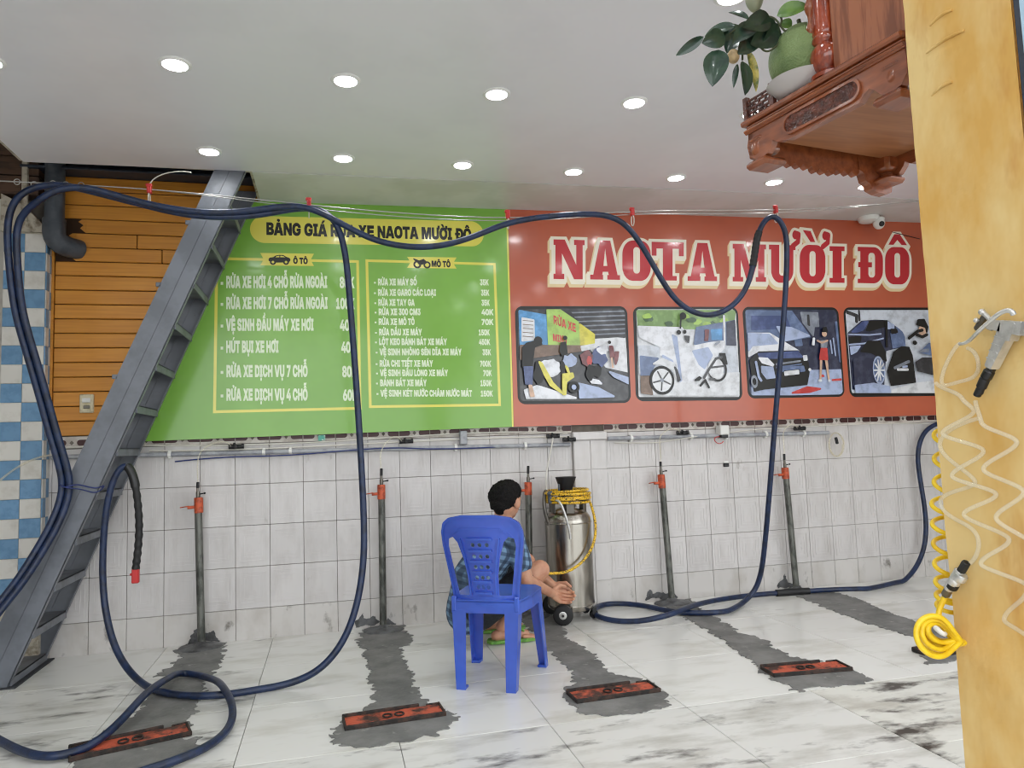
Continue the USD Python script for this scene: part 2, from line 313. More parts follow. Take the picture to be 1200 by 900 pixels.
# board cladding behind the stairs
bc = thing('board_cladding', 'orange varnished board cladding on the wall behind the grey steel stairs', 'cladding', (-.62, 0, 1.25))
part(bc, 'backing', rbox(-.6, .62, -.003, .005, 1.257, 3.2, .001), m_boardgap)
part(bc, 'edge_strip', rbox(-.643, -.602, -.02, .004, 1.255, 2.37, .003), m_board)
zb = 1.256; k = 0; rng = random.Random(8)
while zb < 3.15:
    zt = zb+.0866; xl = -.598
    if 2.29 < zb < 2.4: xl = -.49
    elif 2.38 < zb < 2.55: xl = -.47 if zb < 2.46 else -.44
    segs = [(xl, .6)]
    if k == 12: segs = [(xl, -.02), (-.015, .6)]
    if k == 13: segs = [(xl, -.16), (-.155, .6)]
    for a, b in segs:
        m = rbox(a, b, -.014-rng.uniform(0, .002), .002, zb+.0035, zt-.0015, .0035)
        if a == xl and xl > -.55:                     # broken end
            pts = [(a, zb+.0035), (a-.03, zb+.03), (a-.012, zb+.05), (a-.04, zb+.07), (a-.02, zt-.0015), (a+.08, zt-.0015), (a+.08, zb+.0035)]
            m = cat(m, flat_xz(Polygon(pts), .0, .013))
        part(bc, 'board', m, m_board)
    zb = zt; k += 1

# checkered pillar
tp = thing('tiled_pillar', 'pillar clad in small blue and white checkered tiles at the left edge', 'pillar', (-.73, 0, 0))
part(tp, 'core', rbox(-.836, -.622, -.095, .003, 0, 2.44, .002), m_plaster_old)
zt = 2.43; r_ = 0; P = .1087
while zt > .40:
    for c_ in range(2):
        x0 = -.834+.1068*c_
        m = m_bluet if (r_+c_) % 2 == 0 else m_whitet
        part(tp, 'tile', rbox(x0+.0008, x0+.106, -.103, -.094, zt-P+.0008, zt-.0008, .0012), m)
    m = m_whitet if r_ % 2 == 1 else m_bluet
    part(tp, 'tile', rbox(-.623, -.615, -.094, -.045, zt-P+.0008, zt-.0008, .0012), m)
    part(tp, 'tile', rbox(-.623, -.615, -.043, -.002, zt-P+.0008, zt-.0008, .0012), m_whitet if m is m_bluet else m_bluet)
    zt -= P; r_ += 1
cap = Polygon([(-.85, 2.44), (-.62, 2.44), (-.62, 2.47), (-.74, 2.60), (-.85, 2.66)])
part(tp, 'plaster_cap', flat_xz(cap, -.0, .11), m_plaster_old)

db = thing('steel_beam', 'dark navy steel beam in the opening above the wall boards', 'beam', (-.1, -.1, 2.8), kind='structure')
part(db, 'web', rbox(-.75, .56, -.06, -.03, 2.83, 3.1), m_navybeam); part(db, 'flange', rbox(-.75, .56, -.14, .0, 2.815, 2.83), m_navybeam)
lb = thing('loft_panel', 'dark brown timber panel in the shadowy corner above the tiled pillar', 'panel', (-1.0, -.2, 2.5))
for i in range(5): part(lb, 'plank', rbox(-1.54, -.66, -.11, -.0, 2.66+.115*i, 2.77+.115*i, .003), m_dark_wood)
part(lb, 'brace', rbox(-.74, -.71, -.135, -.11, 2.5, 3.2, .003), m_plaster_old)

pp = thing('drain_pipe', 'dark grey plastic drain pipe with elbow going into the broken boards', 'pipe', (-.56, -.1, 2.4))
part(pp, 'pipe', tube(np.array([[-.575, -.11, z] for z in np.linspace(2.46, 3.2, 5)]), .052, 20), m_greypvc, 40)
el = spline([(-.575, -.11, 2.5), (-.575, -.11, 2.44), (-.565, -.10, 2.40), (-.535, -.07, 2.375), (-.5, -.03, 2.37), (-.48, .0, 2.37)], 16)
part(pp, 'elbow', tube(el, .06, 20), m_greypvc, 40)
part(pp, 'collar', tube([[-.575, -.11, 2.49], [-.575, -.11, 2.52]], .061, 20), m_greypvc, 30)

# ---------------------------------------------------------------- steel stairs
ss = thing('steel_staircase', 'steep grey painted steel staircase rising through the ceiling opening', 'staircase', (-.2, -.3, 0))
XL, XR = lambda z: -.775+.4195*z, lambda z: -.602+.4155*z
def stringer(y0, y1, seam_side):
    z0, z1 = 0.0, 2.76
    mid = lambda z: (XL(z)+XR(z))/2
    a = Polygon([(XL(z0), z0), (mid(z0)-.0012, z0), (mid(z1)-.0012, z1), (XL(z1), z1)]); b = Polygon([(mid(z0)+.0012, z0), (XR(z0), z0), (XR(z1), z1), (mid(z1)+.0012, z1)])
    core = Polygon([(XL(z0)+.01, z0), (XR(z0)-.01, z0), (XR(z1)-.01, z1), (XL(z1)+.01, z1)])
    h = y1-y0
    return cat(flat_xz(a, y1, h), flat_xz(b, y1, h), flat_xz(core, y1-h*.3, h*.4))
part(ss, 'stringer', stringer(-.545, -.530, 1), m_steelg)
part(ss, 'stringer', stringer(-.060, -.048, 0), m_steelg)
lip = lambda dx: [(XR(z)+dx, z) for z in (0.0, 2.76)]
for y0, y1 in ((-.545, -.515), (-.076, -.048)):
    q = Polygon([(XR(0)-.004, 0), (XR(0)+.002, 0), (XR(2.76)+.002, 2.76), (XR(2.76)-.004, 2.76)])
    part(ss, 'flange', flat_xz(q, y1, y1-y0), m_steelg)
for i in range(12):
    z = .045+.2255*i
    m = cat(rbox(XL(z)+.012, XR(z)-.004, -.532, -.058, z-.006, z, .001), rbox(XR(z)-.012, XR(z)-.004, -.532, -.058, z-.042, z, .001), rbox(XL(z)+.012, XL(z)+.02, -.532, -.058, z-.04, z, .001))
    part(ss, 'tread', m, m_steelt)
part(ss, 'foot_plate', rbox(-.79, -.56, -.56, -.03, .0, .008, .001), m_seam)
for z in (1.0, 1.55, 2.05, 2.4): part(ss, 'lug', rbox(XL(z)-.022, XL(z)+.004, -.545, -.53, z-.012, z+.012, .002), m_steelg)

# ---------------------------------------------------------------- signs
SY = -.04
def S(px, py):
    p = W(px, py, SY); return (p[0], p[2])
FONT = ImageFont.truetype(glob.glob('/opt/blender-*/*/datafiles/fonts/Inter.woff2')[0], 110)
try: FONT.set_variation_by_axes([32, 850])
except Exception: pass
def glyphs(text, thin=0):                             # letters as a polygon; capitals one unit tall, baseline at 0
    x0, y0, x1, y1 = FONT.getbbox(text, anchor='ls')
    im = Image.new('L', (x1-x0+8, y1-y0+8)); ImageDraw.Draw(im).text((4-x0, 4-y0), text, 255, FONT, anchor='ls')
    on = np.pad(np.asarray(im) > 127, ((0, 0), (1, 1))).astype(np.int8); d = np.diff(on, axis=1)
    rows, a = np.nonzero(d == 1); b = np.nonzero(d == -1)[1]
    g = union_all(sbox(a, -rows-1, b, -rows)).buffer(.7).buffer(-.7).simplify(.9)
    g = affinity.translate(g, -4, 4-y0)
    return affinity.scale(g, 1/80.0, 1/80.0, origin=(0, 0))
def put(text, p0, p1, cap, fat=.024):                           # lettering from pixel p0 to p1 along the baseline, capitals cap pixels tall
    g = glyphs(text).buffer(fat, join_style=2); a, b = np.array(S(*p0)), np.array(S(*p1)); x0, _, x1, _ = g.bounds
    sx = (b[0]-a[0])/(x1-x0); sy = S(p0[0], p0[1]-cap)[1]-a[1]; sl = (b[1]-a[1])/(x1-x0)
    return affinity.affine_transform(g, [sx, 0, sl, sy, a[0]-x0*sx, a[1]-x0*sl])
def poly(pts, t=None): return Polygon([S(*(t(q) if t else q)) for q in pts])
EDGE = (-.655, .415)                                  # the boards' slanting end follows the stairs: x = EDGE0 + EDGE1 z
gb = thing('price_board', 'bright green price board with white lettering in two yellow frames', 'signboard', (1.0, SY, 1.22))
top = lambda x: CZ(x)-.003
bot = lambda x: 1.214+.014*max(0, min(1, (x+.1)/2.3))
gx1 = 2.165
green = Polygon([(EDGE[0]+EDGE[1]*1.213, 1.213), (gx1-.006, 1.238), (gx1+.004, top(gx1)), (EDGE[0]+EDGE[1]*top(.47), top(.47))])
part(gb, 'panel', flat_xz(green, .0-.012, -SY-.012), m_green)
def gp(name, pg, m, z=0.0, h=.0006, parent=None, label=None):
    pg = pg.intersection(green.buffer(-.004)) if parent is None or parent == gb else pg
    mm = flat_xz(pg, SY-z+.00005, h)
    return part(parent or gb, name, mm, m, label=label)
plq = Polygon([S(297+14, 254), S(556, 257.5), S(556, 289.5), S(311, 284)]).buffer(0)
cy = [S(310, 269), S(552, 274)]
plq = LineString(cy).buffer((S(430, 256)[1]-S(430, 286.5)[1])/2, 12)
gp('title_plaque', plq, m_yel)
gp('title_lettering', put('BẢNG GIÁ RỬA XE NAOTA MƯỜI ĐÔ', (312.2, 275), (552.5, 281.5), 14.2), m_ink, .0006)
lw = .0085
def frame(c):
    pts = [S(*q) for q in c]; return LineString(pts+[pts[0]]).buffer(lw, join_style=2)
gp('table_frame', frame([(254, 303), (419, 306.5), (422, 478.4), (251.4, 482.6)]), m_yel)
T2 = lambda q: (420+q[0]/4.089, 280+q[1]/4.089); T1 = lambda q: (240+q[0]/3.333, 230+q[1]/3.333)
gp('table_frame', frame([T2(q) for q in ((40, 104), (652, 121), (677, 795), (57, 804))]), m_yel)
rib = lambda x0, x1, y0, y1, dy: poly([(x0, y0), (x1, y0+dy), (x1-4, (y0+y1)/2+dy), (x1, y1+dy), (x0, y1), (x0+4, (y0+y1)/2)])
gp('ribbon', rib(305, 368, 296.5, 311, .8), m_yel, .0006)
gp('ribbon', rib(477, 535, 301, 314, .8), m_yel, .0006)
gp('lettering', put('Ô TÔ', (343.7, 309), (360.7, 309.4), 7), m_ink, .0012)
gp('lettering', put('MÔ TÔ', (505.8, 312.6), (528, 313.2), 7), m_ink, .0012)
I = lambda q: (290+q[0]/4.286, 240+q[1]/4.286)
car = poly([(107, 282), (106, 272), (112, 266), (130, 263), (142, 255), (160, 252), (180, 253), (196, 262), (212, 268), (216, 276), (213, 285), (196, 290), (128, 291)], I)
car = car.difference(poly([(140, 264), (147, 258), (160, 256), (160, 264)], I)).difference(poly([(165, 256), (178, 257), (190, 264), (165, 264)], I))
car = union_all([car]+[Point(S(*I(q))).buffer(.018) for q in ((128, 288), (194, 288))]).difference(union_all([Point(S(*I(q))).buffer(.008) for q in ((128, 288), (194, 288))]))
gp('car_icon', car, m_ink, .0012)
bike = union_all([Point(S(*I((853, 300)))).buffer(.026).difference(Point(S(*I((853, 300)))).buffer(.014)), Point(S(*I((902, 302)))).buffer(.024).difference(Point(S(*I((902, 302)))).buffer(.013)),
                  poly([(836, 270), (848, 274), (862, 280), (885, 272), (905, 290), (896, 296), (880, 300), (862, 302), (852, 290)], I), poly([(834, 268), (850, 284), (846, 287), (832, 273)], I)])
gp('motorcycle_icon', bike, m_ink, .0012)
LEFT = [('- RỬA XE HƠI 4 CHỖ RỬA NGOÀI', 62, 478, 358, '80K', 527, 578), ('- RỬA XE HƠI 7 CHỖ RỬA NGOÀI', 62, 480, 440, '100K', 513, 579), ('- VỆ SINH ĐẦU MÁY XE HƠI', 62, 425, 525, '40K', 528, 580),
        ('- HÚT BỤI XE HƠI', 62, 288, 611, '40K', 533, 584), ('- RỬA XE DỊCH VỤ 7 CHỖ', 62, 402, 706, '80K', 537, 588), ('- RỬA XE DỊCH VỤ 4 CHỖ', 62, 402, 798, '60K', 540, 590)]
for t, a, b, y, pr, c, d in LEFT:
    gp('lettering', put(t, T1((a, y)), T1((b, y-1)), 13.8), m_txt); gp('price', put(pr, T1((c, y)), T1((d+7, y)), 12.6), m_txt)
RIGHT = [('- RỬA XE MÁY SỐ', 75, 280, 222, '35K', 583, 625), ('- RỬA XE GARO CÁC LOẠI', 75, 372, 272, '35K', 588, 628), ('- RỬA XE TAY GA', 77, 270, 320, '35K', 590, 630), ('- RỬA XE 300 CM3', 78, 298, 365, '40K', 590, 648),
         ('- RỬA XE MÔ TÔ', 78, 270, 412, '70K', 590, 648), ('- RỬA DẦU XE MÁY', 80, 305, 462, '150K', 577, 630), ('- LỘT KEO BÁNH BÁT XE MÁY', 80, 425, 508, '450K', 578, 632), ('- VỆ SINH NHÔNG SÊN DĨA XE MÁY', 83, 495, 557, '35K', 595, 636),
         ('- RỬA CHI TIẾT XE MÁY', 83, 358, 612, '700K', 583, 637), ('- VỆ SINH ĐẦU LÒNG XE MÁY', 85, 430, 657, '70K', 598, 640), ('- BÁNH BÁT XE MÁY', 85, 328, 705, '150K', 585, 640), ('- VỆ SINH KÉT NƯỚC CHÂM NƯỚC MÁT', 87, 545, 755, '150K', 587, 645)]
for t, a, b, y, pr, c, d in RIGHT:
    gp('lettering', put(t, T2((a, y)), T2((b, y)), 7.6), m_txt); gp('price', put(pr, T2((c, y)), T2((d, y)), 6.8), m_txt)
part(gb, 'edge_stripe', flat_xz(Polygon([(gx1-.018, 1.239), (gx1-.007, 1.239), (gx1+.003, top(gx1)-.001), (gx1-.008, top(gx1)-.001)]), SY, .0006), m_yel)

ob = thing('name_board', 'orange shop name board with large crimson letters and four photo prints', 'signboard', (4.0, SY, 1.24))
orange = Polygon([(gx1-.005, 1.238), (5.99, 1.236), (5.99, top(5.99)), (gx1+.005, top(gx1))])
part(ob, 'panel', flat_xz(orange, -.012, -SY-.012), m_orange)
# slab letters, drawn in a unit square
R_ = sbox
def oval(x0, y0, x1, y1, r): return sbox(x0+r, y0+r, x1-r, y1-r).buffer(r, 10)
def slab(ch):
    if ch == 'N': return union_all([R_(.06, 0, .27, 1), R_(0, 0, .34, .13), R_(0, .86, .3, 1), R_(.73, 0, .94, 1), R_(.66, .87, 1, 1), Polygon([(.06, 1), (.36, 1), (.94, 0), (.66, 0)])])
    if ch == 'A': return union_all([Polygon([(.33, 1), (.67, 1), (.95, 0), (.65, 0), (.6, .2), (.42, .2), (.37, 0), (.07, 0)]).difference(Polygon([(.5, .8), (.57, .35), (.44, .35)])), R_(0, 0, .43, .12), R_(.57, 0, 1, .12)])
    if ch in 'OÔỜ': g = oval(0, -.02, 1, 1.02, .36).difference(oval(.38, .17, .62, .85, .1))
    if ch == 'T': return union_all([R_(0, .83, 1, 1), R_(0, .64, .15, 1), R_(.85, .64, 1, 1), R_(.35, 0, .65, 1), R_(.22, 0, .78, .12)])
    if ch == 'M': return union_all([R_(.05, 0, .24, 1), R_(.76, 0, .95, 1), R_(0, 0, .31, .12), R_(.69, 0, 1, .12), R_(0, .87, .26, 1), R_(.74, .87, 1, 1), Polygon([(.1, 1), (.33, 1), (.5, .42), (.67, 1), (.9, 1), (.57, 0), (.43, 0)])])
    if ch == 'Ư': g = union_all([oval(.08, -.02, .92, .9, .34), R_(.08, .4, .92, 1), R_(0, .87, .42, 1), R_(.62, .87, 1, 1)]).difference(union_all([oval(.38, .17, .64, .9, .1), R_(.38, .5, .64, 1.1)]))
    if ch == 'I': return union_all([R_(.2, 0, .8, 1), R_(0, 0, 1, .13), R_(0, .87, 1, 1)])
    if ch == 'Đ': return union_all([R_(.1, 0, .42, 1), R_(0, 0, .5, .12), R_(0, .88, .5, 1), oval(.1, 0, 1, 1, .36), R_(.1, 0, .55, 1)]).difference(oval(.42, .16, .68, .84, .1)).union(R_(.02, .44, .56, .58))
    if ch in 'ƯỜ': g = g.union(LineString([(.9, .98), (1.1, 1.1), (1.12, 1.3), (.98, 1.33)]).buffer(.075)).union(Point(1.0, 1.28).buffer(.12))
    if ch == 'Ờ': g = g.union(Polygon([(.12, 1.42), (.42, 1.40), (.6, 1.1), (.42, 1.1)]))
    if ch == 'Ô': g = g.union(Polygon([(.14, 1.08), (.38, 1.38), (.6, 1.38), (.9, 1.08), (.68, 1.08), (.5, 1.22), (.34, 1.08)]))
    return g
LET = [('N', 648.6, 684.9), ('A', 691.5, 726.5), ('O', 729.2, 762.5), ('T', 763.5, 801), ('A', 805.8, 840), ('M', 858.5, 897.5), ('Ư', 901, 932), ('Ờ', 937, 967), ('I', 972, 989.5), ('Đ', 1005, 1034.5), ('Ô', 1037, 1065.5)]
yb = lambda x: 327.2+(x-666)*.0136; yt = lambda x: 281+(x-666)*.0245
whole = []
for ch, a, b in LET:
    p00, p10, p01, p11 = (np.array(S(*q)) for q in ((a, yb(a)), (b, yb(b)), (a, yt(a)), (b, yt(b))))
    g = slab(ch).segmentize(.2)
    from shapely import transform
    whole.append(transform(g, lambda uv: p00+uv[:, :1]*(p10-p00)+uv[:, 1:]*(p01-p00)+uv[:, :1]*uv[:, 1:]*(p11-p10-p01+p00)))
done_s, done_o = Polygon(), Polygon()
for g, (ch, a, b) in list(zip(whole, LET))[::-1]:
    g = g.buffer(0)
    o = g.buffer(.021, join_style=2, mitre_limit=1.5); ext = union_all([affinity.translate(o, -k*.0028, -k*.0045) for k in range(0, 9)])
    sh = ext.buffer(.001).intersection(orange).difference(done_s); done_s = done_s.union(ext.buffer(.0045))
    ou = union_all([o, affinity.translate(o, -.008, -.014).intersection(ext)]).intersection(orange); ou2 = ou.difference(done_o); done_o = done_o.union(ou.buffer(.0005))
    part(ob, 'letter_shadow', flat_xz(sh, SY+.00005, .0008), m_cream)
    part(ob, 'letter_outline', flat_xz(ou2, SY-.0007, .0008), m_offw)
    part(ob, 'letter', flat_xz(g.intersection(orange), SY-.0014, .0008), m_crimson)
# printed photographs
def C(name, rgb):     # printed tone, mottled like a photograph
    lum = sum(rgb)/3; c2 = tuple(c*.66 if lum > .3 else min(1, c*1.5+.03) for c in rgb)
    return mat('print_'+name, rgb, c2, scale=15, lo=.46, hi=.68, rough=.35, detail=8, coat=.6, coat_roughness=.12)
pc = {'sky': C('pale_grey', s(206, 212, 222)), 'steel': C('steel_blue', s(86, 104, 140)), 'navy': C('navy', s(28, 34, 62)), 'dark': C('charcoal', s(40, 40, 44)), 'black': m_ink, 'white': C('foam', s(232, 234, 240)), 'pale': C('pale_blue', s(170, 184, 216)),
      'blue': C('board_blue', s(72, 138, 190)), 'lime': C('lime', s(170, 206, 96)), 'red': C('red', s(186, 48, 44)), 'yellow': C('scooter_yellow', s(222, 212, 80)), 'brown': C('brown', s(104, 78, 58)), 'tree': C('tree_green', s(120, 152, 88)), 'tree2': C('tree_dark', s(62, 92, 58)),
      'skin': C('skin', s(214, 176, 150)), 'grey': C('mid_grey', s(120, 126, 138)), 'light': C('light_grey', s(226, 228, 232)), 'mid': C('mid_blue', s(54, 70, 118)), 'maroon': C('maroon', s(104, 40, 44))}
def photo(rect, T, layers, label):
    q = poly(rect).buffer(-.03, join_style=2).buffer(.055, 8)
    root = part(ob, 'photo_print', flat_xz(q.intersection(orange.buffer(-.005)), SY, .0006), m_ink, label=label)
    inner = q.buffer(-.017); z = .0006
    for name, c, pts in layers:
        if isinstance(pts, list):
            g = poly(pts, T).buffer(0); g2 = g.buffer(-.007).buffer(.014, 6).buffer(-.007); g = g2 if g2.area > .6*g.area else g
        else: g = pts
        mm = flat_xz(g.intersection(inner).intersection(orange.buffer(-.006)), SY-z, .0005)
        if mm is not None: part(root, name, mm, pc[c])
        z += .0005
    return root
def disc(c, r, T, ri=0, sq=1.0):
    p = S(*T(c)); e = S(*T((c[0]+r, c[1]))); R0 = abs(e[0]-p[0])
    g = affinity.scale(Point(p).buffer(R0, 14), sq, 1.0)
    return g.difference(affinity.scale(Point(p).buffer(R0*ri, 14), sq, 1.0)) if ri else g
def line(pts, w, T): return LineString([S(*T(q)) for q in pts]).buffer(w)
rng = random.Random(5)
def blot(T, c, rx, ry, seed, n=14):
    r = random.Random(seed)
    return [(c[0]+rx*math.cos(2*math.pi*k/n)*r.uniform(.65, 1.15), c[1]+ry*math.sin(2*math.pi*k/n)*r.uniform(.65, 1.15)) for k in range(n)]
t1 = lambda q: (600+q[0]/6.924, 350+q[1]/6.924)
L1 = [('floor', 'dark', [(40, 90), (950, 70), (950, 830), (40, 830)]), ('sky', 'light', [(600, 330), (920, 310), (945, 600), (760, 560), (640, 420)]), ('roof', 'dark', [(280, 80), (920, 70), (920, 320), (690, 300), (440, 100)])]
L1 += [('roof_strip', 'grey', [(480+22*k, 110+36*k), (915, 95+36*k), (915, 107+36*k), (490+22*k, 120+36*k)]) for k in range(6)]
L1 += [('price_panel', 'blue', [(50, 90), (280, 130), (290, 380), (60, 390)]), ('price_column', 'light', [(75, 150), (180, 170), (185, 340), (75, 350)])]
L1 += [('price_row', 'brown', [(85, 175+32*k), (170, 182+32*k), (170, 187+32*k), (85, 180+32*k)]) for k in range(5)]
L1 += [('banner', 'lime', [(275, 88), (390, 88), (540, 190), (550, 390), (290, 385)]), ('banner', 'yellow', [(540, 195), (670, 290), (668, 365), (550, 388)]),
       ('lettering', 'red', put('RỬA XE', t1((335, 205)), t1((515, 275)), 10, 0)), ('lettering', 'red', put('MINH', t1((330, 345)), t1((440, 365)), 8.5, 0)),
       ('low_wall', 'brown', [(60, 375), (640, 380), (560, 430), (60, 500)]), ('wall', 'light', [(550, 385), (670, 365), (700, 400), (560, 430)]),
       ('foam', 'white', [(90, 740), (200, 700), (420, 770), (520, 800), (520, 815), (110, 815)]), ('foam', 'pale', [(530, 680), (700, 720), (850, 800), (540, 812)]), ('foam', 'white', [(600, 640), (700, 660), (740, 700), (640, 690)]), ('puddle', 'pale', [(760, 580), (945, 640), (945, 700), (820, 640)])]
L1 += [('motorcycle', 'mid', blot(t1, (705, 470), 75, 90, 1)), ('motorcycle', 'white', blot(t1, (730, 420), 50, 40, 2)), ('motorcycle', 'black', blot(t1, (690, 590), 36, 60, 3)),
       ('motorcycle', 'maroon', blot(t1, (600, 490), 60, 70, 4)), ('fairing', 'red', blot(t1, (620, 500), 24, 46, 5)), ('wheel', 'black', blot(t1, (630, 600), 40, 70, 6)),
       ('scooter', 'white', blot(t1, (310, 560), 95, 90, 7)), ('scooter', 'pale', blot(t1, (460, 510), 80, 60, 8)), ('shadow', 'black', blot(t1, (215, 610), 50, 110, 9)), ('shadow', 'black', blot(t1, (400, 560), 26, 60, 19)),
       ('scooter_body', 'yellow', [(200, 500), (240, 520), (330, 680), (430, 780), (420, 790), (300, 710), (250, 620)]), ('scooter_body', 'yellow', [(400, 610), (490, 600), (500, 640), (440, 680), (435, 785), (400, 785)]), ('scooter_body', 'yellow', [(410, 520), (450, 560), (470, 620), (440, 600)]),
       ('wheel', 'black', disc((495, 720), 46, t1, .6)), ('wheel', 'pale', disc((495, 720), 20, t1)),
       ('washer', 'black', [(110, 360), (200, 340), (250, 375), (180, 400), (160, 560), (75, 560), (75, 400)]), ('head', 'black', disc((205, 345), 34, t1)), ('trousers', 'mid', [(85, 550), (165, 550), (160, 700), (100, 700)]), ('leg', 'skin', [(125, 700), (155, 700), (180, 800), (140, 800)]),
       ('bystander', 'black', [(385, 360), (430, 350), (445, 450), (400, 470), (375, 430)]), ('head', 'black', disc((423, 322), 17, t1)),
       ('bystander', 'maroon', [(775, 385), (810, 385), (825, 480), (785, 490)]), ('head', 'black', disc((780, 358), 13, t1)), ('leg', 'skin', [(790, 480), (805, 480), (815, 565), (800, 565)]), ('bystander', 'maroon', [(820, 430), (860, 430), (850, 500), (830, 555), (822, 540)])]
photo([(607.5, 363), (731, 363), (735.5, 468), (611, 469.5)], t1, L1, 'print of people washing motorbikes under a green banner')
t2 = lambda q: (740+q[0]/7.2, 350+q[1]/7.2)
L2 = [('ground', 'light', [(40, 90), (900, 90), (910, 830), (60, 830)]), ('trees', 'tree', [(40, 95), (880, 95), (870, 230), (560, 260), (50, 250)])]
L2 += [('foliage', 'tree2' if k % 2 else 'lime', blot(t2, (120+rng.uniform(0, 700), 130+rng.uniform(0, 90)), 45, 26, 30+k)) for k in range(12)]
L2 += [('house', 'steel', [(540, 240), (870, 180), (880, 395), (520, 390)]), ('shutter', 'blue', [(665, 260), (760, 255), (760, 350), (670, 350)]), ('door', 'navy', [(795, 200), (870, 180), (880, 400), (795, 395)]), ('post', 'light', [(765, 140), (785, 140), (790, 420), (775, 420)]),
       ('road', 'sky', [(50, 395), (880, 400), (900, 640), (60, 640)]), ('car', 'steel', [(65, 480), (230, 500), (150, 650), (70, 650)]), ('kerb', 'brown', [(70, 655), (150, 650), (180, 815), (75, 800)]), ('ground', 'light', [(150, 660), (905, 620), (905, 820), (180, 820)]),
       ('bystander', 'maroon', [(610, 262), (650, 262), (645, 320), (640, 360), (605, 360), (612, 320)]),
       ('spray', 'white', [(45, 230), (330, 240), (420, 330), (250, 420), (60, 330)]), ('foam_body', 'white', [(240, 330), (320, 240), (420, 240), (470, 310), (500, 400), (640, 370), (770, 355), (780, 420), (690, 520), (600, 670), (520, 700), (400, 715), (370, 560), (300, 510), (230, 480)]),
       ('shading', 'pale', [(330, 300), (380, 320), (420, 690), (400, 715), (380, 560)]), ('shading', 'pale', [(500, 440), (640, 410), (680, 480), (610, 600), (560, 560)]), ('shading', 'pale', [(250, 470), (340, 520), (380, 600), (350, 570), (250, 500)]),
       ('fender', 'light', [(150, 560), (250, 500), (350, 540), (395, 640), (380, 700), (330, 600), (240, 560)]), ('fender_shadow', 'dark', [(330, 530), (380, 600), (410, 690), (380, 710), (360, 610)]),
       ('wheel', 'black', disc((250, 690), 112, t2, .8, .92)), ('wheel_foam', 'light', disc((250, 690), 90, t2, 0, .92)), ('hub', 'grey', disc((250, 690), 16, t2))]
L2 += [('spoke', 'dark', line([(250+20*math.cos(a), 690+22*math.sin(a)), (250+74*math.cos(a), 690+84*math.sin(a))], .005, t2)) for a in np.arange(5)*2*math.pi/5+.4]
L2 += [('wheel', 'black', disc((715, 600), 92, t2, .82, .85)), ('wheel_foam', 'light', disc((700, 590), 78, t2, 0, .85)), ('tail', 'black', [(720, 460), (780, 462), (800, 560), (770, 560), (740, 490)]), ('trim', 'dark', line([(600, 670), (650, 585), (700, 510), (750, 495)], .009, t2)), ('trim', 'dark', line([(650, 585), (760, 572)], .007, t2)),
       ('footrest', 'black', [(500, 700), (560, 655), (585, 670), (560, 695)]), ('stand', 'black', line([(570, 735), (610, 690), (640, 750)], .008, t2)), ('exhaust', 'dark', blot(t2, (670, 680), 40, 14, 77)),
       ('mirror', 'black', disc((422, 150), 27, t2)), ('mirror_arm', 'black', line([(404, 160), (400, 250)], .006, t2)), ('vent', 'black', disc((386, 288), 18, t2)), ('vent', 'black', disc((435, 284), 15, t2)), ('seat_gap', 'dark', [(425, 315), (480, 318), (470, 390), (440, 350)]), ('slot', 'grey', line([(695, 390), (725, 368)], .008, t2))]
photo([(745.5, 363.5), (861, 363.5), (866.5, 465), (749, 466)], t2, L2, 'print of a scooter covered in white foam')
t3 = lambda q: (868+q[0]/7.5, 350+q[1]/7.5)
